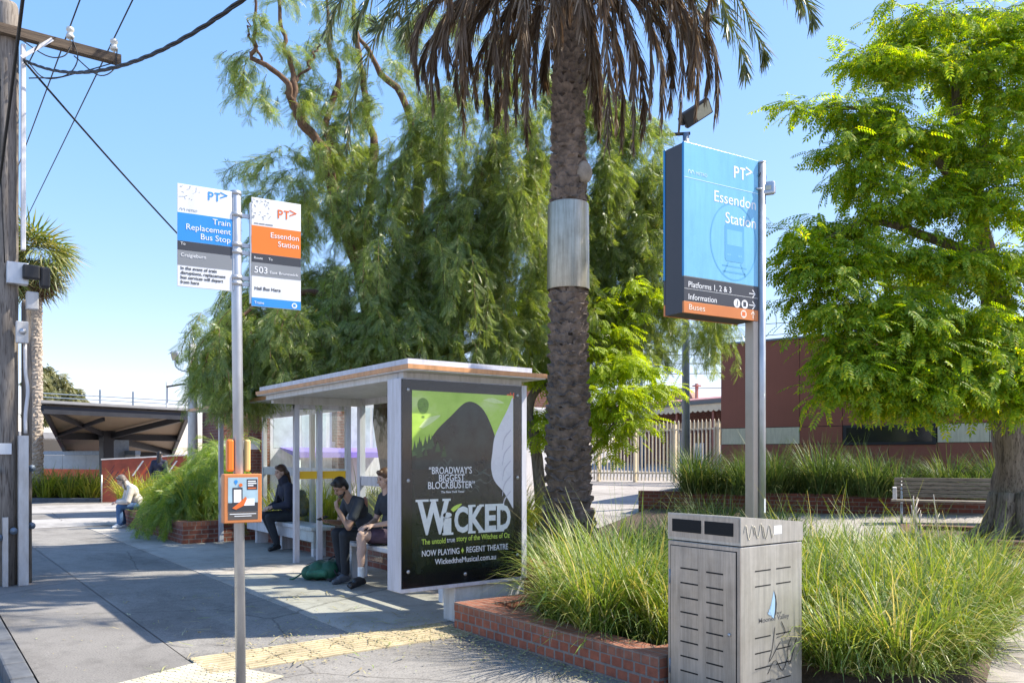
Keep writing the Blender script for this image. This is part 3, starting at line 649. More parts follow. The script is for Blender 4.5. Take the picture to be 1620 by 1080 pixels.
# ---------------------------------------------------------------- station sign
sc_ = at(1082, 8.2); rzs = R(-5.5)
t = thing('station_sign', 'tall blue railway station name sign on a round steel post above the bin', 'station sign', (sc_.x, sc_.y, 0), rzs)
Z0, Z1, WD, TH = 3.10, 4.82, 1.065, .305
m = MB(); m.box((.004, .022, Z0 + .004), (WD - .004, TH - .022, Z1 - .006)); cab = m.build('cabinet', M('cabinet_charcoal', (.05, .05, .058), .5, var=.12), t)
H = Z1 - Z0
for side in (0, 1):
    y0, y1 = ((0, .024), (TH - .024, TH))[side]
    m = MB(); m.box((0, y0, Z0 + .37), (WD, y1, Z1), bev=.002); fb = m.build('face_panel', K['ptv_blue'] if not side else K['ptv_blue_shade'], t)
    m = MB(); m.box((0, y0, Z0 + .118), (WD, y1, Z0 + .368), bev=.002); fd = m.build('direction_panel', K['sign_dark'], t)
    m = MB(); m.box((0, y0, Z0), (WD, y1, Z0 + .116), bev=.002); fo = m.build('bus_panel', M('bus_orange%d' % side, (.62, .20, .05), .35, var=.06), t)
    m = MB(); m.box((-.003, y0 - .001, Z0 + .372), (.0, y1 + .001, Z1 - .002)); m.build('edge_strip', K['ptv_blue_shade'], fb)
    if side: continue
    Y0 = -.0006
    m = MB(); mark(m, .70, 4.575, .125, Y0, .17); m.text('Essendon', 1.035, 4.285, .165, Y0, 'RIGHT', fit=None); m.text('Station', 1.035, 4.085, .165, Y0, 'RIGHT'); m.lines('lettering', K['txt_white'], fb)
    m = MB(); metro(m, .05, 4.51, .062, Y0); m.rect(.004, WD - .004, 4.462, 4.468, Y0 - .001, .001); m.build('pale_lettering', K['ptv_line'], fb)
    m = MB()
    def stroke(pts, wd, Y=Y0, mm=m):
        for a, b in zip(pts[:-1], pts[1:]):
            a = Vector(a); b = Vector(b); d = (b - a).normalized(); n_ = Vector((-d.y, d.x)) * wd / 2
            mm.xz([tuple(a - n_), tuple(b - n_), tuple(b + n_), tuple(a + n_)], Y - .0004, .0004)
    stroke([(.70 + .335 * math.cos(R(-88 + 8 * k)) , 3.90 + .40 * math.sin(R(-88 + 8 * k))) for k in range(46)], .016)
    m.xz([(.57, 3.72), (.59, 3.69), (.83, 3.69), (.85, 3.72), (.85, 4.06), (.82, 4.10), (.60, 4.10), (.57, 4.06)], Y0 - .0009, .0004)
    stroke([(.62, 3.68), (.55, 3.55)], .018); stroke([(.80, 3.68), (.87, 3.55)], .018); stroke([(.53, 3.64), (.89, 3.64)], .014); stroke([(.54, 3.58), (.88, 3.58)], .018)
    m.build('train_emblem', K['ptv_tint'], fb)
    m = MB(); m.rect(.60, .82, 3.86, 4.02, Y0 - .0012, .0003)
    for x, z in ((.615, 3.76), (.645, 3.76), (.775, 3.76), (.805, 3.76)): m.xz([(x + .012 * math.cos(R(45 * k)), z + .012 * math.sin(R(45 * k))) for k in range(8)], Y0 - .0012, .0003)
    m.build('train_emblem_detail', K['ptv_blue'], fb)
    m = MB(); m.text('Platforms 1, 2 & 3', .055, 3.362, .084, Y0, fit=.60); m.text('Information', .055, 3.237, .084, Y0, fit=.39)
    for z in (3.385, 3.262):
        stroke([(.925, z), (1.015, z)], .009, Y0 - .0003, m); stroke([(.975, z + .042), (1.018, z)], .009, Y0 - .0003, m); stroke([(.975, z - .042), (1.018, z)], .009, Y0 - .0003, m)
    for x in (.745, .86): m.xz([(x + .047 * math.cos(R(20 * k)), 3.262 + .047 * math.sin(R(20 * k))) for k in range(18)], Y0 - .0005, .0005)
    m.rect(.004, WD - .004, 3.342, 3.345, Y0 - .001, .001); m.lines('lettering', K['txt_white'], fd)
    m = MB(); m.text('i', .736, 3.235, .085, Y0 - .0008, bold=.002, shear=.2)
    m.build('dark_symbol', K['sign_dark'], fd)
    m = MB(); m.rect(.838, .882, 3.238, 3.288, Y0 - .0014, .0006); m.build('dark_symbol', K['sign_dark'], fd)
    m = MB(); m.text('Buses', .06, 3.135, .082, Y0, fit=.22)
    m.xz([(.845 + .043 * math.cos(R(20 * k)), 3.158 + .043 * math.sin(R(20 * k))) for k in range(18)], Y0 - .0005, .0005)
    stroke([(.985, 3.12), (.985, 3.198)], .01, Y0 - .0003, m); stroke([(.985, 3.2), (1.01, 3.165)], .01, Y0 - .0003, m); stroke([(.985, 3.2), (.958, 3.165)], .01, Y0 - .0003, m)
    m.lines('lettering', M('orange_face_text', (.85, .72, .6), .4, var=0), fo)
    m = MB(); m.rect(.82, .87, 3.137, 3.182, Y0 - .0014, .0006); m.build('bus_symbol', K['txt_orange'], fo)
m = MB(); m.tube([(WD + .052, .0, .0), (WD + .052, .0, 4.80)], .043, 18); m.build('post', K['galv'], t)
m = MB(); m.tube([(WD + .052, .0, 4.80), (WD + .052, .0, 4.815)], .046, 18); m.build('post_cap', K['galv'], t)
m = MB(); m.box((WD - .075, .0, .0), (WD + .006, .12, Z0 - .002), bev=.01); m.build('support_post', M('post_beige', (.42, .36, .30), .4, .4, var=.1), t)
m = MB(); m.box((WD + .04, -.0455, 1.05), (WD + .065, -.0435, 1.2)); m.build('sticker', K['sign_white'], t)

def floodlight(m0, c, yaw, pitch, sz=.42):
    rot = Matrix.Rotation(yaw, 3, 'Z') @ Matrix.Rotation(pitch, 3, 'X'); c = Vector(c)
    return rot, c
def put_flood(t, c, yaw, pitch, w_=.30, h_=.42, d_=.09, pale=False, arm=True):
    rot = Matrix.Rotation(yaw, 3, 'Z') @ Matrix.Rotation(pitch, 3, 'X'); c = Vector(c)
    m = MB(); m.box((-w_ / 2, -d_ / 2, -h_ / 2), (w_ / 2, d_ / 2, h_ / 2), bev=.02)
    for k in range(5): m.box((-w_ / 2 + .03 + k * w_ / 6, d_ / 2, -h_ / 2 + .04), (-w_ / 2 + .045 + k * w_ / 6, d_ / 2 + .03, h_ / 2 - .04))
    m.v = [tuple(c + rot @ Vector(p)) for p in m.v]; h = m.build('lamp_housing', K['galv'] if pale else K['blackmatt'], t)
    m = MB(); m.box((-w_ / 2 + .035, -d_ / 2 - .004, -h_ / 2 + .04), (w_ / 2 - .035, -d_ / 2 - .001, h_ / 2 - .06)); m.v = [tuple(c + rot @ Vector(p)) for p in m.v]
    m.build('lens', M('lamp_lens', (.55, .50, .36), .2), h)
    if arm: m = MB(); m.tube([c + rot @ Vector((0, .03, -h_ / 2)), c + rot @ Vector((0, .05, -h_ / 2 - .14))], .03, 8); m.build('bracket', K['blackmatt'], t)
# small flood lamp strapped to the sign post
fx = at(1216, 8.75, 298)
t = thing('floodlight', 'small grey floodlight clamped to the station sign post with a looped wire', 'floodlight', (fx.x, fx.y, fx.z))
put_flood(t, (0, 0, 0), R(-60), R(-12), .13, .15, .06, True, False)
m = MB(); m.tube(curve([(-.1, .05, .12), (-.05, .04, .2), (-.02, .02, .12), (-.05, .03, .02), (-.02, .03, .0)], 18), .005, 6); m.build('wire', K['cable'], t)
m = MB(); m.tube([(-.13, .06, -.01), (-.02, .02, -.01)], .012, 8); m.build('arm', K['galv'], t)
# tall pole with floodlights behind it
pl = at(1085, 19.5); pl.z = terr(pl.x)
t = thing('light_pole', 'tall grey steel pole with floodlights behind the blue station sign', 'light pole', pl)
m = MB(); m.tube([(0, 0, 0), (0, 0, 8.9)], [.10, .075], 16); m.build('pole', K['galv_dark'], t)
m = MB(); m.tube([Vector((-.75 * RT[0], -.75 * RT[1], 8.85)), Vector((.1 * RT[0], .1 * RT[1], 8.9))], .04, 8); m.build('crossbar', K['blackmatt'], t)
rv = Vector((RT[0], RT[1], 0))
fl_ax = (rv * .80 + Vector((0, 0, .52))).normalized(); fl_n = (-Vector((FW[0], FW[1], 0)) * .8 + rv * .25 - Vector((0, 0, .5))); fl_n = (fl_n - fl_ax * fl_n.dot(fl_ax)).normalized(); fl_y = fl_n.cross(fl_ax)
def fbox(lo, hi, bev=.0):
    q_ = MB().box(lo, hi, bev=bev); cc = rv * .30 + Vector((0, 0, 9.40)); q_.v = [tuple(cc + fl_ax * p[0] + fl_y * p[1] + fl_n * p[2]) for p in q_.v]; return q_
hs_ = fbox((-.40, -.19, -.10), (.34, .19, .05), .03).build('lamp_housing', K['blackmatt'], t)
fbox((-.10, -.15, .052), (.30, .15, .058)).build('lens', M('flood_lens', (.50, .46, .34), .25), hs_)
fbox((-.46, -.09, -.2), (-.2, .09, -.02), .02).build('bracket', K['blackmatt'], t)
put_flood(t, rv * -.75 + Vector((0, 0, 8.95)), R(-36.5) - R(60), R(70), .3, .4, .12)
put_flood(t, rv * -.62 + Vector((0, 0, 6.45)), R(-36.5) - R(30), R(60), .34, .5, .14, True)
put_flood(t, rv * -.66 + Vector((0, 0, 5.9)), R(-36.5) - R(40), R(65), .34, .5, .14, True)
m = MB(); m.beam(rv * -.6 + Vector((0, 0, 6.3)), (0, 0, 6.2), .05, .05); m.beam(rv * -.6 + Vector((0, 0, 5.8)), (0, 0, 5.7), .05, .05); m.build('arm', K['galv_dark'], t)

# ---------------------------------------------------------------- front bus shelter with the poster panel
X0, Y0s, X1, Y1s = 3.756, 6.85, 5.26, 10.70
t = thing('bus_shelter', 'white bus shelter with orange roof edge and an illuminated poster panel at its near end', 'bus shelter', (X0, Y0s, 0))
LX = X1 - X0; LY = Y1s - Y0s
m = MB(); m.box((0, -.15, 2.462), (1.645, 3.98, 2.52)); roof = m.build('roof', K['offwhite'], t)
m = MB(); m.box((-.012, -.162, 2.474), (1.657, -.151, 2.518)); m.box((-.012, -.150, 2.474), (-.001, 3.992, 2.518)); m.box((-.001, 3.981, 2.474), (1.657, 3.992, 2.518)); m.build('roof_edge', K['orange_edge'], roof)
m = MB(); m.box((.02, -.10, 2.524), (1.50, 3.93, 2.575)); m.build('roof_sheet', K['lilac'], roof)
m = MB(); m.box((.06, .06, 2.405), (LX - .02, .16, 2.461)); m.box((.06, .17, 2.40), (.14, 3.8, 2.461)); m.box((LX - .07, .17, 2.38), (LX, 3.84, 2.461)); m.box((.141, 3.74, 2.36), (LX - .071, 3.82, 2.461)); m.build('roof_beam', K['offwhite'], t)
# advertising panel
m = MB(); m.box((.004, .012, .35), (LX - .004, .28, 2.40), bev=.006); ad = m.build('advertising_panel', K['lilac'], t)
m = MB(); m.rect(.012, 1.437, .39, 2.39, .002, .010); m.build('black_surround', K['black'], ad)
m = MB(); m.box((1.44, -.004, .37), (LX, .011, 2.40), bev=.002); m.box((.0, -.003, .352), (1.438, .011, .388), bev=.002); m.build('frame', K['lilac'], ad)
PX0, PX1, PZ0, PZ1 = .122, 1.329, .518, 2.286
PW = PX1 - PX0; PH = PZ1 - PZ0; fx_ = lambda a: PX0 + a * PW; fz_ = lambda b: PZ1 - b * PH
m = MB(); m.rect(PX0, PX1, PZ0, PZ1, .0008, .001); m.build('poster', M('poster_dark_green', (.012, .018, .016), .25, var=.5, vs=3), ad)
# plain abstract artwork in the poster's colours
gm = bpy.data.materials.new('poster_green'); gm.use_nodes = True; tt = gm.node_tree; bb = tt.nodes['Principled BSDF']
gn = ntex(tt, 2.5, 5, coords(tt, (1, 1, 1.6)), .6); L(tt, ramp(tt, [(.3, (.36, .60, .05)), (.55, (.50, .74, .10)), (.75, (.66, .80, .30))], gn.outputs[0]).outputs[0], bb.inputs['Base Color']); bb.inputs['Roughness'].default_value = .3
m = MB(); m.rect(PX0, PX1, fz_(.34), PZ1, -.0002, .0008); m.build('poster_green_field', gm, ad)
def pcurve(pts, n=40): return [(fx_(p.x), fz_(p.y)) for p in curve([(a, b, 0) for a, b in pts], n)]
ridge = pcurve([(0, .325), (.10, .30), (.2, .335), (.3, .29), (.42, .305), (.5, .27), (.62, .30), (.72, .34), (.8, .30)], 50)
m = MB(); m.xz([(fx_(0), fz_(.43))] + ridge + [(fx_(.8), fz_(.43))], -.0009, .0006); m.build('poster_hill', M('poster_mid_green', (.07, .16, .05), .3, var=.4, vs=7), ad)
m = MB(); m.xz([(fx_(0), fz_(.43))] + pcurve([(0, .36), (.10, .33), (.22, .22), (.36, .135), (.52, .05), (.66, .075), (.76, .17), (.83, .30), (.84, .43)], 50), -.0016, .0006); m.build('poster_dark_hill', M('poster_charcoal', (.020, .027, .024), .3, var=.95, vs=4), ad)
m = MB(); m.xz(pcurve([(.06, .20), (.14, .15), (.26, .13), (.20, .165), (.10, .205)], 24), -.0022, .0004); m.xz(pcurve([(.68, .035), (.78, .02), (.90, .045), (.80, .05)], 20), -.0022, .0004); m.build('poster_pale_cloud', M('poster_lime', (.70, .84, .35), .3, var=.08), ad)
r_ = random.Random(21)
m = MB()
for k in range(22):
    x = r_.uniform(.015, .30); z = .335 - .035 * math.sin(x * 9) + r_.uniform(0, .05); h_ = r_.uniform(.03, .075); w_ = h_ * .35
    m.xz([(fx_(x - w_), fz_(z)), (fx_(x + w_), fz_(z)), (fx_(x + w_ * .3), fz_(z - h_ * .6)), (fx_(x), fz_(z - h_)), (fx_(x - w_ * .3), fz_(z - h_ * .6))], -.0024 - .00002 * k, .0003)
m.build('poster_tree_row', M('poster_deep_green', (.035, .085, .03), .3, var=.4, vs=9), ad)
m = MB(); m.xz([(fx_(.10 + .052 * math.cos(R(15 * k))), fz_(.075 + (.036 if k < 12 else .052) * -math.sin(R(15 * k)) )) for k in range(24)], -.0024, .0004); m.rect(fx_(.088), fx_(.112), fz_(.148), fz_(.137), -.0024, .0004); m.build('poster_balloon', M('poster_balloon_green', (.16, .30, .03), .3, var=.3, vs=20), ad)
for k in range(9):
    m = MB(); x0 = r_.uniform(.15, .6); z0 = r_.uniform(.36, .60); ln = r_.uniform(.08, .2); P_ = [(x0 + ln * i / 5, z0 + .012 * math.sin(i * 1.7 + k)) for i in range(6)]
    m.xz(pcurve([(x, z - .004) for x, z in P_], 12) + pcurve([(x, z + .006 + .004 * math.sin(x * 40)) for x, z in P_][::-1], 12), -.00205 - .00003 * k, .0003); m.build('poster_smoke', M('poster_smoke%d' % k, (.05, .07, .06), .3, var=.6, vs=14), ad)
for k in range(5):
    m = MB(); z0 = .2 + k * .09; m.xz(pcurve([(.97, z0), (.90, z0 + .05), (.88, z0 + .12)], 10) + pcurve([(.885, z0 + .12), (.91, z0 + .055), (.975, z0 + .006)], 10), -.0032, .0003); m.build('poster_fold', M('poster_fold%d' % k, (.60, .57, .62), .3, var=.1), ad)
m = MB(); m.xz([(fx_(.998), fz_(.01)), (fx_(.998), fz_(.665))] + pcurve([(.99, .66), (.9, .57), (.80, .50), (.765, .42), (.78, .33), (.80, .25), (.86, .17), (.94, .08), (.985, .015)], 60), -.0024, .0006); m.build('poster_white_sweep', M('poster_white', (.80, .78, .80), .3, var=.05), ad)
m = MB()
Yt = -.0032
m.text('\u201cBROADWAY\u2019S', fx_(.36), fz_(.455), .098, Yt, 'CENTER', fit=.50, bold=.0008); m.text('BIGGEST', fx_(.37), fz_(.497), .098, Yt, 'CENTER', fit=.30, bold=.0008)
m.text('BLOCKBUSTER\u201d', fx_(.37), fz_(.537), .098, Yt, 'CENTER', fit=.545, bold=.0008); m.text('The New York Times', fx_(.38), fz_(.562), .03, Yt, 'CENTER', fit=.27, bold=.0006)
m.text('NOW PLAYING', fx_(.085), fz_(.905), .083, Yt, fit=.43, bold=.0007); m.text('REGENT THEATRE', fx_(.51), fz_(.903), .083, Yt, fit=.515, bold=.0007); m.text('WickedtheMusical.com.au', fx_(.21), fz_(.955), .078, Yt, fit=.73, bold=.0007)
m.text('true', fx_(.322), fz_(.838), .075, Yt, fit=.095)
m.lines('lettering', K['txt_white'], ad)
m = MB()   # the title in heavy slab letters
ttl = [('W', .045, .30, .19), ('i', .285, .085, .12), ('C', .395, .135, .15), ('K', .535, .16, .15), ('E', .70, .115, .15), ('D', .825, .145, .15)]
for ch, a, ww, hh in ttl:
    z0 = fz_(.79); h_ = PH * hh
    cu = MB(); cu.text(ch, 0, 0, 1.0, Yt, bold=.035)
    xs = [p[0] for p in cu.v]; zs = [p[2] for p in cu.v]; sx = PW * ww / (max(xs) - min(xs)); sz = h_ / (max(zs) - min(zs))
    m.add([(fx_(a) + (p[0] - min(xs)) * sx, p[1], z0 + (p[2] - min(zs)) * sz) for p in cu.v], cu.f)
def serif(a, b, zb): m.rect(fx_(a), fx_(b), zb - .011, zb + .011, Yt - .0015, .0012)
zt = fz_(.79) + PH * .15; zb = fz_(.79)
for a, b in ((.03, .15), (.16, .24), (.28, .36)): serif(a, b, fz_(.79) + PH * .19)
for a, b in ((.28, .385), (.53, .605), (.635, .70), (.70, .82), (.82, .9)): serif(a, b, zb)
for a, b in ((.53, .605), (.64, .69), (.70, .82), (.82, .9)): serif(a, b, zt)
m.build('title_lettering', M('title_white', (.80, .82, .78), .35, var=.12, vs=12), ad)
m = MB(); m.text('The untold', fx_(.085), fz_(.84), .075, Yt, fit=.27, bold=.0006); m.text('story of the Witches of Oz', fx_(.415), fz_(.835), .075, Yt, fit=.655, bold=.0006)
m.xz([(fx_(.475), fz_(.905)), (fx_(.488), fz_(.89)), (fx_(.475), fz_(.872)), (fx_(.462), fz_(.89))], Yt - .001, .001)
m.xz(pcurve([(.36, .655), (.40, .635), (.47, .625), (.42, .655), (.385, .67)], 12), Yt - .001, .001); m.lines('lime_lettering', M('lime_ink', (.62, .80, .12), .35, var=.05), ad)
m = MB(); m.text('oh!', fx_(.93), 2.262, .075, .0014, bold=.004, fit=.1); m.build('logo', M('logo_orange', (.85, .10, .01), .4, var=0), ad)
for x, z in ((.08, 2.29), (.08, 1.42), (.08, .55), (1.385, 2.29), (1.385, 1.43), (1.385, .62), (.73, .475)):
    m = MB(); m.tube([(x, .001, z), (x, -.006, z)], .017, 12); m.build('bolt', K['galv'], ad)
m = MB(); m.box((.012, -.0085, .39), (1.437, -.0055, 2.388)); m.build('cover_glass', K['cover'], ad)
m = MB(); m.box((.62, .03, .0), (LX - .004, .24, .349), bev=.01); m.build('plinth', K['offwhite'], t)
# rear wall, posts, rails, glass, seat
for y in (.36, 1.6, LY - .02):
    m = MB(); m.box((LX - .09, y - .045, 0), (LX - .0, y + .045, 2.379), bev=.004); m.build('post', K['lilac'], t)
for ya, yb in ((.407, 1.553), (1.647, LY - .067)):
    m = MB(); m.box((LX - .075, ya, 1.24), (LX - .015, yb, 1.375), bev=.004); m.build('rail', K['lilac'], t)
    m = MB(); m.box((LX - .048, ya, 1.378), (LX - .042, yb, 2.376)); m.build('glass_pane', K['glass'], t)
    m = MB(); m.box((LX - .048, ya, .20), (LX - .042, yb, 1.237)); m.build('glass_pane', K['glass'], t)
m = MB(); m.box((LX - .52, .55, .455), (LX - .12, LY - .15, .515), bev=.015); seat = m.build('seat', K['white'], t)
for y in (1.0, 2.2, LY - .5):
    m = MB(); m.box((LX - .42, y, 0), (LX - .18, y + .1, .453), bev=.01); m.build('seat_leg', K['white'], t)
m = MB(); m.box((.25, .7, 2.45), (.42, 1.0, 2.461)); m.build('ceiling_lamp', K['white'], t)

# ---------------------------------------------------------------- far bus shelter
A0, B0, A1, B1 = 4.85, 12.2, 5.72, 16.05
t = thing('bus_shelter', 'plain white glazed bus shelter with yellow safety band, half hidden by tree branches', 'bus shelter', (A0, B0, 0))
LX = A1 - A0; LY = B1 - B0
m = MB(); m.box((-.55, -.35, 2.5), (LX + .1, LY + .15, 2.55)); roof = m.build('roof', K['offwhite'], t)
m = MB(); m.box((-.562, -.362, 2.505), (LX + .112, -.351, 2.555)); m.box((-.562, -.350, 2.505), (-.551, LY + .16, 2.555)); m.build('roof_edge', K['orange_edge'], roof)
for x, y in ((0, 0), (.38, 0), (0, LY - .05), (LX, .0), (LX, 1.45), (LX, LY)):
    m = MB(); m.box((x - .04, y - .04, 0), (x + .04, y + .04, 2.498), bev=.004); m.build('post', K['lilac'], t)
m = MB(); m.box((-.04, -.03, 2.40), (LX + .04, .03, 2.497)); m.box((LX - .03, .045, 2.40), (LX + .03, LY - .045, 2.497)); m.build('beam', K['lilac'], t)
for xa, xb in ((.042, .338), (.422, LX - .042)):
    m = MB(); m.box((xa, -.003, .2), (xb, .003, 2.39)); m.build('glass_pane', K['glass'], t)
    m = MB(); m.box((xa, -.006, 1.30), (xb, -.0035, 1.42)); m.build('safety_band', K['yellow'], t)
for ya, yb in ((.042, 1.408), (1.492, LY - .042)):
    m = MB(); m.box((LX - .03, ya, 1.30), (LX + .03, yb, 1.45), bev=.004); m.build('rail', K['lilac'], t)
    m = MB(); m.box((LX - .003, ya, 1.452), (LX + .003, yb, 2.38)); m.build('glass_pane', K['glass'], t)
    m = MB(); m.box((LX - .003, ya, .25), (LX + .003, yb, 1.298)); m.build('glass_pane', K['glass'], t)
m = MB(); m.box((LX - .50, .3, .44), (LX - .08, LY - .3, .51), bev=.015); m.build('seat', K['white'], t)
m = MB(); m.box((LX - .46, .32, .26), (LX - .42, LY - .32, .438), bev=.01); m.build('seat_apron', K['white'], t)
for y in (.5, 1.9, 3.2):
    m = MB(); m.box((LX - .38, y, 0), (LX - .15, y + .1, .438), bev=.01); m.build('seat_leg', K['white'], t)
m = MB(); m.box((.06, LY - .08, .42), (LX - .06, LY - .02, .60)); m.build('end_rail', K['lilac'], t)
# ---------------------------------------------------------------- buildings
c0 = at(1141, 22); ew = Vector((.272, -.962, 0)).normalized(); rzr = math.atan2(ew.y, ew.x)
t = thing('station_office', 'low flat roofed building clad in dark oxide red panels with cream bands', 'building', (c0.x, c0.y, 0), rzr)
TOP = 4.67
m = MB(); m.box((.0, .02, .3), (16, 7, TOP)); m.build('wall', K['blackmatt'], t)
xs = [0, 1.0, 2.1, 3.15, 4.2, 5.25, 6.3, 7.35, 8.4, 9.45, 10.5, 11.55, 12.6, 13.65, 14.7, 16]
for i in range(15):
    a, b = xs[i] + .006, xs[i + 1] - .006
    for z0, z1 in ((.3, 1.965), (1.98, 2.40), (2.415, TOP - .02)):
        if z0 == 1.98 and i in (3, 4): continue
        m = MB(); m.box((a, 0, z0), (b, .0195, z1)); m.build('cladding_panel', K['cream'] if z0 == 1.98 and i in (0, 1, 5, 6, 10, 11) else K['clad'], t)
m = MB(); m.box((xs[3] + .02, -.03, 1.93), (xs[5] - .02, .018, 2.42), bev=.01); wf = m.build('window', K['blackmatt'], t)
m = MB(); m.box((xs[3] + .1, -.036, 2.0), (xs[5] - .1, -.031, 2.35)); m.build('window_pane', K['glass_dark'], wf)
m = MB(); m.box((-.03, -.04, TOP - .018), (16.03, 7.03, TOP + .03)); m.build('roof_flashing', K['galv_dark'], t)
m = MB(); m.rect(-.001, .0, 0, .1, 0, .01) if False else m.box((-.016, .024, .3), (-.001, 6.9, TOP - .02)); m.build('end_cladding', K['clad'], t)

# brick station building behind the picket fence
a_ = at(985, 41); b_ = at(1180, 34); d_ = (b_ - a_); LN = d_.length; rz_ = math.atan2(d_.y, d_.x)
t = thing('station_building', 'old brick station building with red iron roof and scalloped cream valance', 'building', (a_.x, a_.y, terr(a_.x) - .1), rz_)
gz = t.location.z
m = MB(); m.box((-3, 2.0, 0), (LN + 6, 8, 3.9 - gz)); m.build('wall', K['brick_wall'], t)
m = MB(); m.box((-3, 1.985, 2.95 - gz), (LN + 6, 1.999, 3.3 - gz)); m.build('render_band', K['valance'], t)
m = MB(); m.prism([(-.25, 4.17 - gz), (3.5, 4.62 - gz), (8.2, 4.1 - gz), (8.2, 4.02 - gz), (3.5, 4.54 - gz), (-.25, 4.09 - gz)], lambda y, z, w_: (-3 + w_, y, z), LN + 9); m.build('roof', K['roof_red'], t)
m = MB(); m.box((-3, -.36, 3.95 - gz), (LN + 6, -.26, 4.10 - gz)); m.build('gutter', K['gutter'], t)
m = MB(); n_ = int((LN + 9) / .32); pts = [(-3, 3.945 - gz)]
for k in range(n_):
    for j in range(1, 7): pts.append((-3 + (k + j / 6) * .32, 3.68 - gz - .08 * math.sin(math.pi * j / 6)))
pts.append((-3 + n_ * .32, 3.945 - gz)); m.xz(pts, -.3, .03); m.build('valance', K['valance'], t)
for k in range(5):
    m = MB(); m.box((k * 2.3 - .5, -.2, 0), (k * 2.3 - .38, -.08, 3.9 - gz)); m.build('verandah_post', K['clad'], t)
for k, (x, w_, z0, z1) in enumerate(((1.3, 1.1, .9, 2.6), (3.1, .6, 1.2, 2.0), (4.6, .7, 1.1, 1.9), (6.4, .7, .9, 2.5), (8.1, .8, 1.1, 2.0))):
    m = MB(); m.box((x, 1.95, z0 - gz + .3), (x + w_, 1.984, z1 - gz + .3)); m.build('window' if k in (0, 3) else 'notice_board', K['grey_wall'] if k in (0, 3) else K['sign_white'], t)
m = MB(); m.box((2.0, 3.0, 4.5 - gz), (2.12, 3.12, 5.3 - gz)); m.box((1.9, 2.9, 5.15 - gz), (2.22, 3.22, 5.22 - gz)); m.build('roof_finial', K['roof_red'], t)
m = MB(); m.prism([(-2.5, 4.1 - gz), (1.0, 4.1 - gz), (1.0, 4.5 - gz)] + [(-.2 + -1.0 * math.cos(R(180 - 15 * k)) * -1, 4.5 - gz + .75 * math.sin(R(15 * k))) for k in range(1, 12)][::1] + [(-2.5, 4.5 - gz)], lambda x, z, w_: (x, 4 + w_, z), .4); m.build('parapet', M('render_brown', (.36, .22, .16), .8), t)
m = MB(); m.box((-.6, -.75, 3.3 - gz), (.95, -.55, 3.9 - gz)); m.build('platform_display', K['navy'], t)

# cream picket fence
a_ = at(930, 30); b_ = at(1150, 26); d_ = b_ - a_; LN = d_.length
t = thing('picket_fence', 'cream steel picket fence and gate in front of the station platform', 'fence', (a_.x, a_.y, terr(a_.x)), math.atan2(d_.y, d_.x))
slope = (terr(b_.x) - terr(a_.x)) / LN
n_ = int(LN / .15)
for k in range(min(n_, 60)):
    x = k * LN / min(n_, 60); z = x * slope
    m = MB(); m.xz([(x - .022, z + .06), (x + .022, z + .06), (x + .022, z + 2.02), (x, z + 2.09), (x - .022, z + 2.02)], -.015, .03); m.build('picket', K['fence'], t)
for zz in (.32, 1.78):
    m = MB(); m.beam((-.2, .045, zz), (LN + .2, .045, zz + LN * slope), .05, .06); m.build('rail', K['fence'], t)
for k in range(4):
    x = .4 + k * (LN - .8) / 3; m = MB(); m.box((x - .06, .075, -.1), (x + .06, .19, x * slope + 1.95), bev=.01); m.build('fence_post', K['fence'], t)

# brick building behind the shelters
t = thing('brick_building', 'dark red brick building with white window bays seen through the shelter glass', 'building', (7.0, 22.9, 0))
m = MB(); m.box((0, 0, -.1), (13, 2, 4.55)); m.build('wall', K['brick_dark'], t)
m = MB(); m.box((-.06, -.06, 4.55), (13.06, 2.06, 4.78)); m.build('parapet', K['valance'], t)
m = MB(); m.box((-.02, -.03, 1.85), (13.02, -.001, 2.1)); m.build('string_course', K['offwhite'], t)
for k in range(5):
    x = 1.3 + k * 2.3
    m = MB(); m.box((x, -.06, .2), (x + 1.9, -.031, 3.4), bev=.01); f = m.build('window', K['white'], t)
    for j in range(2):
        m = MB(); m.box((x + .1 + j * .85, -.066, 1.9), (x + .85 + j * .85, -.061, 3.15)); m.build('window_pane', M('pale_pane%d%d' % (k, j), (.50, .56, .58), .15, var=.2), f)
    m = MB(); m.box((x - .28, -.16, -.1), (x - .05, -.001, 4.5)); m.build('brick_pier', K['brick_wall'], t)
t = thing('shop_awning', 'low violet awning along the brick building seen through shelter glass', 'awning', (8.6, 21.6, 0))
m = MB(); m.prism([(0, 1.78), (1.25, 1.92), (1.25, 1.88), (0, 1.62)], lambda y, z, w_: (w_, y, z), 3.2); m.build('canopy', M('violet_cloth', (.22, .16, .55), .7), t)
for x in (.1, 3.0):
    m = MB(); m.tube([(x, .05, 0), (x, .05, 1.6)], .03, 8); m.build('post', K['white'], t)

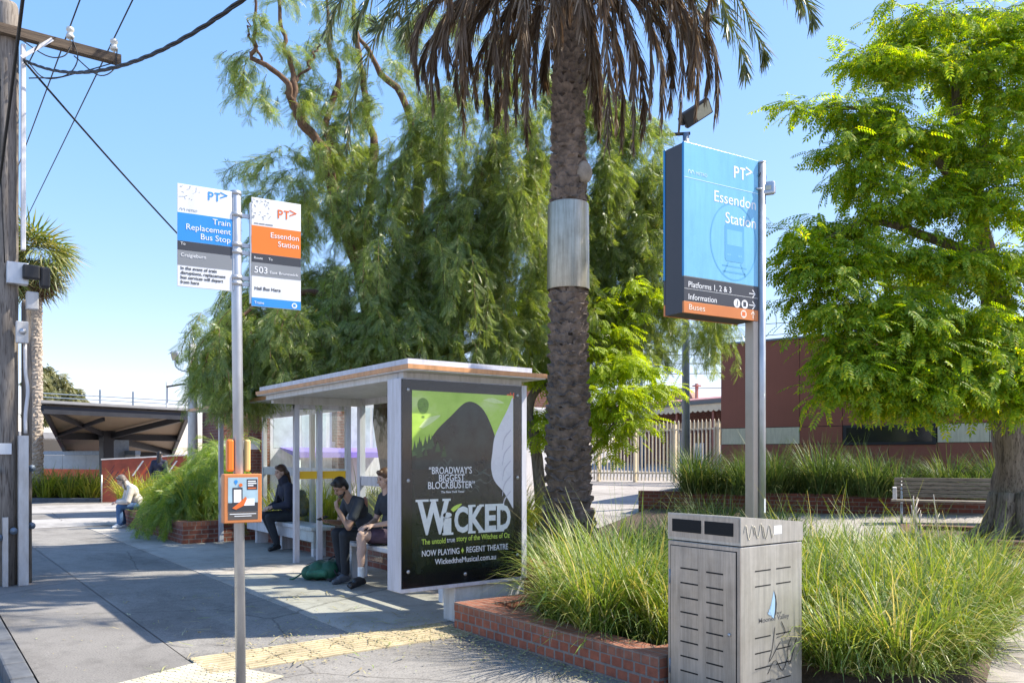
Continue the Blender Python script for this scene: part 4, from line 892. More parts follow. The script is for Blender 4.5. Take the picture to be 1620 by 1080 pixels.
# ---------------------------------------------------------------- underpass canopy and painted ramp wall
FL = at(68, 27); FRp = at(296, 31.5); d_ = FRp - FL; W_ = d_.length; rzc = math.atan2(d_.y, d_.x)
t = thing('ramp_canopy', 'dark steel canopy with timber soffit over the station underpass ramp', 'canopy', (FL.x, FL.y, 0), rzc)
back = Matrix.Rotation(-rzc, 3, 'Z') @ (at(104, 37) - FL)
zf, zb_ = 3.36, 1.95
def cp(s, q, dz=0): return Vector((s * W_ + back.x * q, back.y * q, zf + (zb_ - zf) * q + dz))
m = MB(); m.add([cp(-.01, -.02, .03), cp(1.01, -.02, .03), cp(1.01, 1.1, .03), cp(-.01, 1.1, .03), cp(-.01, -.02, .12), cp(1.01, -.02, .12), cp(1.01, 1.1, .12), cp(-.01, 1.1, .12)], [(0, 3, 2, 1), (4, 5, 6, 7), (0, 1, 5, 4), (1, 2, 6, 5), (2, 3, 7, 6), (3, 0, 4, 7)]); m.build('roof', K['colorbond'], t)
m = MB(); m.add([cp(0.005, .005, -.01), cp(.995, .005, -.01), cp(.995, 1.08, -.01), cp(.005, 1.08, -.01), cp(.005, .005, .02), cp(.995, .005, .02), cp(.995, 1.08, .02), cp(.005, 1.08, .02)], [(0, 3, 2, 1), (4, 5, 6, 7), (0, 1, 5, 4), (1, 2, 6, 5), (2, 3, 7, 6), (3, 0, 4, 7)]); m.build('soffit', K['ply'], t)
for a, b, wd, ht in ((cp(0, .0, -.16), cp(1, 0, -.16), .12, .26), (cp(0, 0, -.1), cp(0, 1.08, -.1), .12, .18), (cp(1, 0, -.16), cp(1, 1.08, -.12), .14, .24), (cp(.0, .52, -.16), cp(1, .52, -.16), .14, .26),
                     (cp(.38, .5, -.20), cp(.95, .04, -.20), .14, .22), (cp(.38, .5, -.14), cp(.02, .02, -.14), .1, .16), (cp(.38, .52, -.2), cp(.98, .98, -.16), .16, .24), (cp(.0, 1.05, -.12), cp(1, 1.05, -.12), .14, .22), (cp(.02, .5, -.16), cp(.38, .1, -.2), .08, .14)):
    m = MB(); m.beam(a, b, wd, ht); m.build('beam', K['navy'], t)
q = cp(.38, .48)
m = MB(); m.box((q.x - .22, q.y - .18, 0), (q.x + .22, q.y + .18, 2.85), bev=.02); m.build('column', K['navy'], t)
m = MB(); m.prism([(-.22, 2.3), (.22, 2.3), (.3, 3.0), (-.36, 3.0)], lambda x, z, w_: (q.x + x, q.y - .22 + w_, z), .4); m.build('column_head', K['navy'], t)
m = MB(); m.box((q.x + .26, q.y + .1, 1.22), (q.x + 1.05, q.y + .16, 2.35), bev=.01); m.build('drop_panel', K['galv_dark'], t)
q = cp(.04, 1.0); m = MB(); m.box((q.x - .12, q.y - .12, 0), (q.x + .12, q.y + .12, 2.5)); m.build('column', K['navy'], t)
# second lower canopy further down the ramp
g = at(30, 42); t = thing('ramp_canopy', 'lower pale canopy roof further down the ramp behind the dark one', 'canopy', (g.x, g.y, 0), rzc)
m = MB(); m.box((0, 0, 2.6), (8, 3, 2.95), bev=.02); m.build('roof', K['colorbond'], t)
for x in (.6, 4.2, 7.4):
    m = MB(); m.box((x, .3, 0), (x + .22, .5, 2.6)); m.build('column', K['navy'], t)
a_ = at(60, 37); b_ = at(215, 34); d_ = b_ - a_; LN = d_.length
t = thing('ramp_wall', 'low grey panelled ramp wall with vivid orange lower band', 'wall', (a_.x, a_.y, 0), math.atan2(d_.y, d_.x))
m = MB(); m.box((-3, 0, 0), (LN, .2, 1.1)); m.build('orange_band', K['mural_orange'], t)
m = MB()
for k in range(6): m.box((-3 + k * (LN + 3) / 6 + .01, -.01, 1.102), (-3 + (k + 1) * (LN + 3) / 6 - .01, .21, 1.72))
m.build('grey_panel', K['grey_wall'], t)
m = MB(); m.box((-3, -.03, 1.725), (LN, .23, 1.9)); m.build('handrail', K['galv_dark'], t)
a_ = at(161, 29.5); b_ = at(345, 30.5); d_ = b_ - a_; LN = d_.length
t = thing('mural_wall', 'rust red ramp wall painted with slanting white and orange stripes', 'painted wall', (a_.x, a_.y, 0), math.atan2(d_.y, d_.x))
m = MB(); m.prism([(0, 0), (LN, 0), (LN, 1.75), (0, 1.52)], lambda x, z, w_: (x, w_, z), .25); m.build('wall', K['mural'], t)
m = MB(); m.prism([(-.02, 1.525), (LN, 1.755), (LN, 1.80), (-.02, 1.57)], lambda x, z, w_: (x, -.03 + w_, z), .31); m.build('coping', K['mural_white'], t)
r_ = random.Random(4)
sl_ = [MB(), MB(), MB()]
for k in range(46):
    x = r_.uniform(-.3, LN); z0 = r_.uniform(.05, 1.1); h_ = r_.uniform(.2, .6); wd = r_.uniform(.02, .08); kx = .62
    z1 = min(z0 + h_, 1.5); 
    if x < .05 or x + (z1 - z0) * kx + wd > LN: continue
    sl_[r_.choice([0, 0, 0, 2, 2])].xz([(x, z0), (x + wd, z0), (x + wd + (z1 - z0) * kx, z1), (x + (z1 - z0) * kx, z1)], -.004 - .0004 * (k % 9), .003)
for x in (1.0, 1.7, 2.15): sl_[1].xz([(x, .95), (x + .06, .95), (x + .42, 1.5), (x + .36, 1.5)], -.009, .003)
for q_, n_, c_ in zip(sl_, ('dark_stripe', 'white_stripe', 'orange_stripe'), (M('mural_plum', (.10, .03, .04), .6), K['mural_white'], M('mural_scarlet', (.52, .09, .03), .6))): q_.build(n_, c_, t)
m = MB(); m.tube([(.02, -.1, 0), (.02, -.1, 1.0)], .025, 8); m.build('end_post', K['galv'], t)
# overhead line gantry
a_ = at(60, 62); b_ = at(330, 72); t = thing('rail_gantry', 'thin grey steel gantry spanning the railway above the canopy roof', 'gantry', (a_.x, a_.y, 0))
d_ = b_ - a_
for dz in (.2, .5):
    m = MB(); m.beam(Vector((0, 0, 6.0 + dz)), Vector((d_.x, d_.y, 5.9 + dz)), .07, .07); m.build('boom', K['galv_dark'], t)
for f in (.02, .33, .52, .98):
    m = MB(); m.beam(d_ * f + Vector((0, 0, 0 if f in (.02, .98) else 5.2)), d_ * f + Vector((0, 0, 7.0)), .13, .13, Vector((0, 1, 0))); m.build('mast', K['galv_dark'], t)
# slender lamp posts and the white pole
g = at(264, 52); t = thing('street_lamp', 'thin far street lamp with a dark head rising over the canopy', 'street lamp', g)
m = MB(); m.tube([(0, 0, 0), (0, 0, 6.4)], [.1, .06], 8); m.build('pole', K['grey_wall'], t)
m = MB(); m.beam((0, 0, 6.1), (1.0, -.5, 6.3), .25, .09); m.build('lamp_head', K['blackmatt'], t)
g = at(305, 24); t = thing('utility_pole', 'white concrete pole with a curved arm and floodlight above the bush', 'pole', g)
m = MB(); m.tube([(0, 0, 0), (0, 0, 2.8), (0, 0, 4.95)], [.17, .135, .10], 14); m.build('pole', K['offwhite'], t)
m = MB(); m.tube([(0, 0, 4.95), (0, 0, 5.15)], .04, 8); m.build('pole_top', K['galv'], t)
lv = -rv
m = MB(); m.tube(curve([Vector((0, 0, 4.15)), lv * .3 + Vector((0, 0, 4.17)), lv * .5 + Vector((0, 0, 4.3)), lv * .52 + Vector((0, 0, 4.5))], 14), .02, 8); m.build('arm', K['galv'], t)
put_flood(t, lv * .52 + Vector((0, 0, 4.62)), R(-36.5), R(30), .2, .26, .14, True)

# ---------------------------------------------------------------- timber utility pole, crossarm and wires
ux, uy = 1.14, 12.35
t = thing('utility_pole', 'weathered timber power pole with a crossarm, conduits and galvanised straps at its base', 'power pole', (ux, uy, 0))
m = MB(); m.tube([(-.13, .0, -.2), (-.13, 0, 1.5), (-.12, 0, 4), (-.11, 0, 6.8), (-.11, 0, 7.45), (-.11, 0, 7.5)], [.145, .14, .132, .128, .124, .105], 22, wob=.03); m.build('shaft', K['timber'], t)
m = MB(); m.tube([(.105, .03, -.2), (.105, .03, 2.6), (.10, .03, 3.65), (.10, .03, 3.7)], [.062, .06, .056, .04], 16, wob=.04); m.build('stub_post', K['timber'], t)
m = MB(); m.box((-1.2, -.21, 7.02), (1.2, -.10, 7.14)); arm = m.build('crossarm', K['arm'], t)
for x in (.586, 1.118, -.9):
    m = MB(); m.tube([(x, -.15, 7.14), (x, -.15, 7.21)], .012, 8); m.tube([(x, -.15, 7.20), (x, -.15, 7.235), (x, -.15, 7.25), (x, -.15, 7.285), (x, -.15, 7.3), (x, -.15, 7.335), (x, -.15, 7.35)], [.045, .052, .035, .035, .05, .048, .03], 12); m.build('insulator', K['ceramic'], arm)
m = MB(); m.beam((.02, -.24, 6.75), (.37, -.23, 7.09), .012, .045); m.build('brace', K['white'], t)
m = MB(); m.box((.02, -.20, 4.3), (.075, -.13, 6.95), bev=.01); m.build('conduit', K['white'], t)
m = MB(); m.tube(curve([(.07, -.14, 3.1), (.075, -.14, 2.75), (.10, -.15, 2.5), (.075, -.15, 2.2), (.075, -.15, 1.95)], 16), .022, 10); m.build('conduit', K['white'], t)
m = MB(); m.box((-.14, -.24, 3.85), (.10, -.13, 4.13), bev=.01); m.build('junction_box', K['galv'], t)
m = MB(); m.box((.03, -.33, 3.92), (.22, -.22, 4.10), bev=.02); m.box((.22, -.3, 3.83), (.34, -.18, 4.10), bev=.03); m.build('surge_arrester', K['blackmatt'], t)
m = MB(); m.box((.08, -.2, 3.55), (.22, -.08, 3.78), bev=.015); m.build('meter_box', K['offwhite'], t)
m = MB(); m.box((-.04, -.25, 3.1), (.10, -.17, 3.38), bev=.012); fb_ = m.build('fuse_box', K['offwhite'], t)
m = MB(); m.tube([(.035, -.251, 3.25), (.035, -.262, 3.25)], .04, 14); m.build('dial', K['galv'], fb_)
for x, z1 in ((.02, 1.92), (.075, 1.92), (-.15, .88)):
    m = MB(); m.box((x - .028, -.215, -.02), (x + .028, -.175, z1)); m.box((x - .033, -.175, -.02), (x - .024, -.13, z1)); m.box((x + .024, -.175, -.02), (x + .033, -.13, z1)); m.build('steel_strap', K['galv'], t)
for x, z in ((-.26, 1.45), (-.22, .62), (.15, 1.5), (.15, .75), (-.06, .7)):
    m = MB(); m.tube([(x, -.02 if x > .1 else -.11, z), (x, -.10 if x > .1 else -.2, z)], .045, 12); m.tube([(x, -.10 if x > .1 else -.2, z), (x, -.12 if x > .1 else -.22, z)], .02, 8); m.build('bolt', K['galv_dark'], t)
m = MB(); m.box((-.26, -.165, 1.68), (-.08, -.155, 1.82)); m.build('number_plate', K['sign_white'], t)
def wire(name, label, pts, r, n=30, sag=0.0):
    P = curve(pts, n) if len(pts) > 2 else [Vector(pts[0]).lerp(Vector(pts[1]), i / n) - Vector((0, 0, sag * 4 * (i / n) * (1 - i / n))) for i in range(n + 1)]
    m = MB(); m.tube(P, r, 6); return tag(m.build(name, K['cable']), label, 'cable')
wire('power_line', 'bare power line over the inner insulator of the crossarm', [(ux + .586, -25, 7.6), (ux + .586, uy - .15, 7.36), (ux + .586, 52, 7.2)], .009, 40)
wire('power_line', 'bare power line over the end insulator of the crossarm', [(ux + 1.118, -25, 7.6), (ux + 1.118, uy - .15, 7.36), (ux + 1.118, 52, 7.2)], .009, 40)
e_ = at(560, 5.0, -150)
P = [Vector((ux + .05, uy - .25, 6.72)).lerp(e_, i / 60) - Vector((0, 0, .5 * 4 * (i / 60) * (1 - i / 60))) for i in range(61)]
m = MB()
for ph in (0, 2.1, 4.2): m.tube([p + Vector((.011 * math.cos(i * .9 + ph), 0, .011 * math.sin(i * .9 + ph))) for i, p in enumerate(P)], .0095, 6)
tag(m.build('bundled_cable', K['cable']), 'thick twisted black cable sagging from the power pole across the sky', 'cable')
wire('service_cable', 'black service cable running down from the power pole towards the brick building', [(ux + .05, uy - .25, 6.70), (9.5, 22.85, 4.5)], .014, 30, .25)
m = MB()
for k, pts in enumerate([[(.1, -.2, 6.72), (.3, -.25, 6.55), (.7, -.24, 6.75), (1.1, -.2, 7.0)], [(.0, -.2, 7.0), (.3, -.24, 6.85), (.5, -.25, 6.9), (.6, -.2, 7.1)], [(.1, -.2, 6.7), (.2, -.25, 6.95), (.25, -.22, 7.02)], [(.6, -.2, 7.2), (.66, -.25, 6.9), (.5, -.3, 6.62), (.1, -.25, 6.5)],
                         [(.62, -.22, 6.95), (.9, -.28, 6.75), (1.1, -.25, 6.9), (1.15, -.2, 7.2)], [(-.3, -.2, 7.3), (-.22, -.3, 6.6), (-.2, -.26, 5.2), (-.16, -.22, 4.1)], [(-.28, -.2, 6.0), (-.27, -.2, 5.0), (-.27, -.2, 3.0)]]):
    m.tube(curve([Vector(p) for p in pts], 16), .008, 5)
m.build('jumper_cable', K['cable'], t)
e_ = at(-30, 5.0, -250)
wire('street_cable', 'dark cable passing close in front of the power pole top', [at(-6, 9.2, 330), at(36, 6.6, 0), at(44, 5.6, -120)], .016, 16)
e_ = at(960, 17, 470); wire('service_cable', 'dark service cable slanting through the tree beside the station sign', [at(1052, 17, 322), at(1000, 17.4, 400), at(930, 18, 480)], .014, 14)
for k, (v0, v1) in enumerate(((522, 497), (545, 512), (560, 548), (572, 566), (590, 578), (612, 603))):
    wire('overhead_line', 'thin overhead railway wire between the trees, ' + ('topmost', 'second from the top', 'third from the top', 'fourth from the top', 'second lowest', 'lowest')[k], [at(930, 47, v0), at(1400, 43, v1)], .018, 10, .2)
g = at(1016, 38); t = thing('rail_mast', 'slim dark railway mast beside the lime green tree', 'mast', (g.x, g.y, 0)); m = MB(); m.tube([(0, 0, 0), (0, 0, 6.9)], .1, 8); m.build('pole', K['galv_dark'], t); m = MB(); m.beam((0, 0, 6.6), rv * 1.6 + Vector((0, 0, 6.5)), .06, .06); m.build('arm', K['galv_dark'], t)

# bus glimpsed past the power pole
g = at(-75, 45); t = thing('parked_bus', 'white bus with an orange stripe glimpsed past the power pole', 'bus', (g.x, g.y, 0), R(-36))
m = MB(); m.box((0, 0, .35), (2.9, 9, 3.1), bev=.12); m.build('body', K['white'], t)
m = MB(); m.box((2.905, .3, 1.9), (2.92, 8.6, 2.75)); m.box((.15, -.012, 1.45), (2.75, -.004, 2.3)); m.build('window', K['glass_dark'], t)
m = MB(); m.box((-.004, -.006, 2.45), (2.905, -.001, 2.8)); m.build('stripe', K['sign_orange'], t)
for x in (.15, 2.5):
    for y in (1.6, 7):
        m = MB(); m.tube([(x, y, .48), (x + .25, y, .48)], .48, 18); m.build('wheel', K['blackmatt'], t)

# ---------------------------------------------------------------- bench
bs = at(1415, 14.7); bs.z = terr(bs.x)
t = thing('park_bench', 'weathered timber slat park bench with pale metal armrests', 'bench', bs, rzb)
BW = 1.9
for k in range(5):
    m = MB(); z = .47 + k * .072; y = .43 + k * .022; m.box((0, y, z), (BW, y + .035, z + .066), bev=.006); m.build('back_slat', K['bench_wood'], t)
for k in range(4):
    m = MB(); m.box((-.05, .02 + k * .1, .40), (BW, .11 + k * .1, .435), bev=.006); m.build('seat_slat', K['bench_wood'], t)
for x in (.12, BW - .12):
    m = MB(); m.tube([(x, .08, -.05), (x, .08, .40)], .022, 8); m.tube([(x, .38, -.05), (x, .4, .40), (x, .56, .82)], .022, 8); m.beam((x, .02, .385), (x, .42, .385), .04, .03); m.build('leg_frame', K['galv'], t)
for x in (-.03, BW - .06):
    m = MB(); m.box((x, .02, .44), (x + .07, .06, .62), bev=.01); m.box((x, .02, .622), (x + .07, .46, .655), bev=.01); m.build('armrest', K['white'], t)
# ---------------------------------------------------------------- palms
def frond(p0, reach, tipz, zc, dead, n=74, ll=.42, width=1.0, lift=.35):
    """one feather frond from P0, arching out along REACH and hanging to TIPZ"""
    p0 = Vector(p0); rch = Vector(reach); hz = rch.length
    pts = [p0, p0 + rch * .30 + Vector((0, 0, lift)), p0 + rch * .72 + Vector((0, 0, (tipz - zc) * .22 + lift * .6)), p0 + rch * .96 + Vector((0, 0, (tipz - zc) * .62)), Vector((p0.x + rch.x, p0.y + rch.y, tipz))]
    if dead: pts = [p0, p0 + rch * .50 + Vector((0, 0, lift * .4)), p0 + rch * .86 + Vector((0, 0, (tipz - p0.z) * .22)), p0 + rch * 1.0 + Vector((0, 0, (tipz - p0.z) * .6)), Vector((p0.x + rch.x * .98, p0.y + rch.y * .98, tipz))]
    C = curve(pts, 40); V = []; F = []
    def at_(t):
        s = t * 40; i = min(int(s), 39); return C[i].lerp(C[i + 1], s - i), (C[i + 1] - C[i]).normalized()
    side0 = Vector((-rch.y, rch.x, 0)).normalized() if hz > .05 else Vector((1, 0, 0))
    for i in range(14):            # the midrib
        a, ta = at_(i / 14); b, tb_ = at_((i + 1) / 14); r0 = .028 * (1 - i / 14) + .005; r1 = .028 * (1 - (i + 1) / 14) + .005
        o = len(V); V += [a - side0 * r0, a + side0 * r0, b + side0 * r1, b - side0 * r1]; F.append((o, o + 1, o + 2, o + 3))
    for i in range(n):
        t = .14 + .85 * i / n; p, tg = at_(t); nrm = side0.cross(tg).normalized()
        le = ll * (math.sin(math.pi * (t * .86 + .1)) ** .6) * random.uniform(.75, 1.1)
        for sg in (1, -1):
            open_ = (random.uniform(.10, .42) if dead else random.uniform(.6, 1.0)) * width
            d = (tg * (1.0 if dead else .75) + side0 * sg * open_ + nrm * random.uniform(-.25, .25) + Vector((0, 0, -.25 if dead else -.1))).normalized()
            q = d.cross(Vector((random.uniform(-1, 1), random.uniform(-1, 1), .4))).normalized() * .011
            mid = p + d * le * .5; end = p + d * le + Vector((0, 0, -le * (.22 if dead else .12)))
            o = len(V); V += [p - q * .6, p + q * .6, mid + q, mid - q, end + q * .15, end - q * .15]; F += [(o, o + 1, o + 2, o + 3), (o + 3, o + 2, o + 4, o + 5)]
    return np.array([tuple(v) for v in V]), np.array(F)
pp = at(899, 11.5); pz = .30
t = thing('palm_tree', 'tall palm with hanging dead brown fronds and a metal guard round its trunk', 'palm', (pp.x, pp.y, pz))
def scar_trunk(h, rfun, rows, seg, per=9, depth=.04, lean=(0, 0)):
    V = np.zeros((rows + 1, seg, 3)); th = np.arange(seg) / seg * 2 * np.pi
    for i in range(rows + 1):
        z = h * i / rows; s = z / .145; k = np.floor(s); 
        ph = th * per / 2 + np.where(k % 2 == 0, 0, np.pi / 2)
        zz = s - .42 * np.abs(np.sin(ph)) + .55 * np.array([noise.noise(Vector((math.cos(a) * 2.6, math.sin(a) * 2.6, z * 3))) for a in th])
        saw = zz - np.floor(zz)
        jag = np.array([noise.noise(Vector((math.cos(a) * 9, math.sin(a) * 9, z * 14))) for a in th])
        r = rfun(z) + depth * (saw ** 1.3) + .012 * jag
        V[i, :, 0] = r * np.cos(th) + lean[0] * z; V[i, :, 1] = r * np.sin(th) + lean[1] * z; V[i, :, 2] = z
    F = np.array([(i * seg + k, i * seg + (k + 1) % seg, (i + 1) * seg + (k + 1) % seg, (i + 1) * seg + k) for i in range(rows) for k in range(seg)])
    return V.reshape(-1, 3), F
V_, F_ = scar_trunk(8.5, lambda z: .265 + .13 * math.exp(-(z / .55) ** 2) + .02 * math.exp(-((z - 1.4) / .8) ** 2) - .0135 * z, 520, 90, 6, .078)
raw('trunk', V_, F_, K['palm_bark'], t)
m = MB(); r_ = random.Random(2)
for k in range(900):
    a = r_.uniform(0, 6.28); z = r_.uniform(-.05, .62); r0 = .265 + .13 * math.exp(-(z / .55) ** 2); d = Vector((math.cos(a), math.sin(a), 0)); tn = Vector((-d.y, d.x, 0))
    p = d * (r0 + .01) + Vector((0, 0, z)); q = p + d * r_.uniform(.02, .06) + tn * r_.uniform(-.04, .04) + Vector((0, 0, r_.uniform(-.05, .03)))
    m.add([p - tn * .006, p + tn * .006, q], [(0, 1, 2)])
m.build('root_fibre', M('root_fibre', (.075, .062, .058), .9, var=.5, vs=20), t)
m = MB(); zg0, zg1 = 1.65 + (722 - 457) / 1290 * 11.4 - pz, 1.65 + (722 - 321) / 1290 * 11.4 - pz
m.tube([(0, 0, zg0), (0, 0, zg0 + .015), (0, 0, zg1 - .015), (0, 0, zg1)], [.296, .300, .290, .286], 40, cap=False); g_ = m.build('trunk_guard', K['sheet'], t)
m = MB(); m.box((-.02, -.315, zg0 + .03), (.02, -.285, zg1 - .03)); m.v = [tuple(Matrix.Rotation(R(115), 3, 'Z') @ Vector(p)) for p in m.v]; m.build('seam', K['sheet'], g_)
m = MB(); m.ball((.10, -.22, zg1 + .42), (.13, .10, .16), 12, 8); m.build('trunk_knob', K['palm_pale'], t)
zc = 8.75 - pz
tips = [(655, 112), (672, 140), (690, 150), (706, 120), (722, 160), (735, 150), (752, 172), (770, 185), (786, 195), (800, 207), (816, 190), (832, 195), (846, 165), (862, 140), (880, 90), (915, 110), (935, 165), (945, 195), (962, 236),
        (975, 215), (985, 235), (1003, 247), (1018, 215), (1030, 190), (1048, 198), (1062, 175), (1078, 205), (1092, 150), (1104, 185), (1120, 160), (1134, 202), (742, 110), (790, 140), (830, 120), (1000, 160), (1060, 120)]
Fm = Vector((FW[0], FW[1], 0))
for i, (u, v) in enumerate(tips):
    lat = (u - 899) / 112; dep = random.choice((-1, 1)) * random.uniform(.25, 1.0) * math.sqrt(max(.15, 4.2 - lat * lat)) * .6
    dd = 11.5 + dep; lat = (u - 810) / 1290 * dd - (899 - 810) / 1290 * 11.5
    rc = rv * lat + Fm * dep; tz = CZ + (722 - v) / 1290 * dd - pz
    b0 = rc.normalized() * .2
    V_, F_ = frond((b0.x, b0.y, zc - random.uniform(.1, .9)), rc - b0, tz, zc, True, 86, random.uniform(.34, .48), random.uniform(.7, 1.2))
    raw('dead_frond', V_, F_, LM['frond_dead'], t)
for k in range(24):
    u = random.uniform(660, 1130); tips.append((u, random.uniform(60, 200)))
for i, (u, v) in enumerate(tips[-24:]):
    lat = (u - 899) / 112; dep = random.choice((-1, 1)) * random.uniform(.5, 1.0) * math.sqrt(max(.2, 4.6 - lat * lat)) * .8
    rc = rv * lat + Fm * dep; b0 = rc.normalized() * .2
    V_, F_ = frond((b0.x, b0.y, zc - random.uniform(.0, .7)), rc - b0, CZ + (722 - v) / 112 - pz, zc, True, 80, random.uniform(.38, .5), random.uniform(.8, 1.3)); raw('dead_frond', V_, F_, LM['frond_dead'], t)
live = [(1180, 128, .8), (1211, 100, .3), (1268, 20, -.4), (1288, 42, .6), (1150, 60, -.9), (518, 68, .5), (560, 60, -.5), (598, 42, .9), (548, 245, .4), (640, 70, 1.2), (1120, 30, 1.3)]
for u, v, dep in live:
    dd = 11.5 + dep; lat = (u - 810) / 1290 * dd - (899 - 810) / 1290 * 11.5; rc = rv * lat + Fm * dep; b0 = rc.normalized() * .2
    V_, F_ = frond((b0.x, b0.y, zc + random.uniform(-.2, .2)), rc - b0, CZ + (722 - v) / 1290 * dd - pz, zc, False, 84, .46, .62, .75); raw('green_frond', V_, F_, LM['frond'], t)
for k in range(26):
    a = k * 2.4; ln = random.uniform(2.6, 3.8); d = Vector((math.cos(a), math.sin(a), 0)); b0 = d * .2
    V_, F_ = frond((b0.x, b0.y, zc + .2 + random.uniform(0, .4)), d * ln, zc + random.uniform(.2, 2.2), zc, False, 56, .5, .9, random.uniform(.9, 2.0)); raw('green_frond', V_, F_, LM['frond'], t)
m = MB(); m.ball((0, 0, zc), (.42, .42, .7), 18, 10); m.build('crown_heart', K['palm_bark'], t)
# far fan palm behind the power pole
g = at(58, 31); t = thing('palm_tree', 'distant fan palm with a shaggy trunk beside the power pole', 'palm', (g.x, g.y, 0))
V_, F_ = scar_trunk(9.0, lambda z: .21 + .25 * (z < .0) - .008 * z, 150, 26, 7, .06); raw('trunk', V_, F_, K['palm_pale'], t)
fv = []; ff = []
for k in range(17):
    a = R(-118 + k * 14.75); o = len(fv); d = Vector((math.cos(a), math.sin(a), -.25)); q = Vector((-d.y, d.x, 0)) * .03
    fv += [Vector((0, 0, 0)), d * .55 + q, d * 1.0 + Vector((0, 0, -.22)), d * .55 - q]; ff.append((o, o + 1, o + 2, o + 3))
fv = np.array([tuple(v) for v in fv]); ff = np.array(ff); N = 84
dirs = unit(rng.normal(0, 1, (N, 3)) + np.array([0, 0, .25])); dirs[:20, 2] -= .9; dirs = unit(dirs); pos = dirs * np.array([.95, .95, .9]) * rng.uniform(.6, 1.15, (N, 1)) + np.array([.0, 0, 9.1])
V_, F_ = scatter(fv, ff, pos, basis(dirs + np.array([0, 0, -.25]), np.array([[0, 0, 1.0]]) + rng.normal(0, .3, (N, 3))), rng.uniform(.8, 1.3, N)); raw('crown', V_, F_, leafmat('fan_leaf', [(0, (.09, .14, .03)), (.6, (.24, .27, .08)), (1, (.46, .38, .18))], .4), t)
dirs = unit(rng.normal(0, 1, (26, 3)) * np.array([1, 1, .2]) + np.array([0, 0, -1.3])); pos = np.array([0, 0, 8.4]) + dirs * .3
V_, F_ = scatter(fv, ff, pos, basis(dirs, rng.normal(0, 1, (26, 3))), rng.uniform(.6, 1.0, 26)); raw('dead_skirt', V_, F_, LM['frond_dead'], t)

# ---------------------------------------------------------------- pepper tree
tp = at(628, 15.2); tp.z = terr(tp.x)
t = thing('pepper_tree', 'huge weeping pepper tree with feathery drooping foliage behind the bus shelter', 'tree', tp)
A = lambda u, v, d: at(u, d, v) - tp
limbs = [([A(628, 800, 15.2), A(612, 620, 15.2), A(585, 470, 15.1), A(560, 390, 15), A(532, 330, 15)], .34, .17),
         ([A(532, 330, 15), A(516, 250, 14.8), A(478, 192, 14.6), A(462, 160, 14.5)], .16, .12),
         ([A(462, 160, 14.5), A(450, 125, 14.4), A(405, 92, 14.2), A(402, 50, 14.1), A(408, -20, 14)], .10, .03),
         ([A(466, 170, 14.5), A(462, 110, 14.6), A(446, 50, 14.7), A(440, -30, 14.8)], .10, .04),
         ([A(520, 240, 15), A(518, 190, 15.2), A(536, 128, 15.3), A(534, 100, 15.3), A(520, 75, 15.4), A(520, -30, 15.5)], .11, .04),
         ([A(572, 430, 15.2), A(590, 250, 16), A(578, 150, 16.2), A(566, 75, 16.2), A(555, -20, 16.2)], .16, .05),
         ([A(600, 530, 15.2), A(660, 380, 16), A(650, 190, 16.4), A(600, 110, 16.4), A(565, 50, 16.3)], .2, .05),
         ([A(600, 540, 15.2), A(700, 380, 14.6), A(770, 260, 14.2), A(800, 120, 14)], .2, .06),
         ([A(612, 600, 15.2), A(740, 450, 15.6), A(880, 330, 16), A(980, 220, 16.3)], .2, .05),
         ([A(612, 610, 15.2), A(800, 520, 15.4), A(940, 430, 15.8), A(1040, 400, 16)], .15, .04),
         ([A(600, 540, 15.2), A(520, 470, 14.2), A(430, 470, 13.2), A(350, 520, 12.6)], .14, .03),
         ([A(590, 500, 15.2), A(470, 500, 14.6), A(400, 520, 14)], .1, .03), ([A(452, 150, 14.5), A(490, 100, 14.7), A(505, 70, 14.8)], .05, .02),
         ([A(420, 105, 14.3), A(396, 60, 14.1), A(392, 30, 14.1)], .04, .015)]
for i, (P, r0, r1) in enumerate(limbs):
    C = curve(P, 22)
    C = [p + Vector((noise.noise(Vector((k * .4, i * 3, 0))), noise.noise(Vector((k * .4, i * 3, 9))), 0)) * (.10 if 0 < k < 22 else 0) for k, p in enumerate(C)]
    m = MB(); m.tube(C, taper(r0 * (.62 if i else .9), r1 * .62, 22), 10, wob=.25); m.build('trunk' if i == 0 else 'limb', K['bark_red'], t)
PV1 = pinnate(.22, 9, .075, .0105, R(50)); 
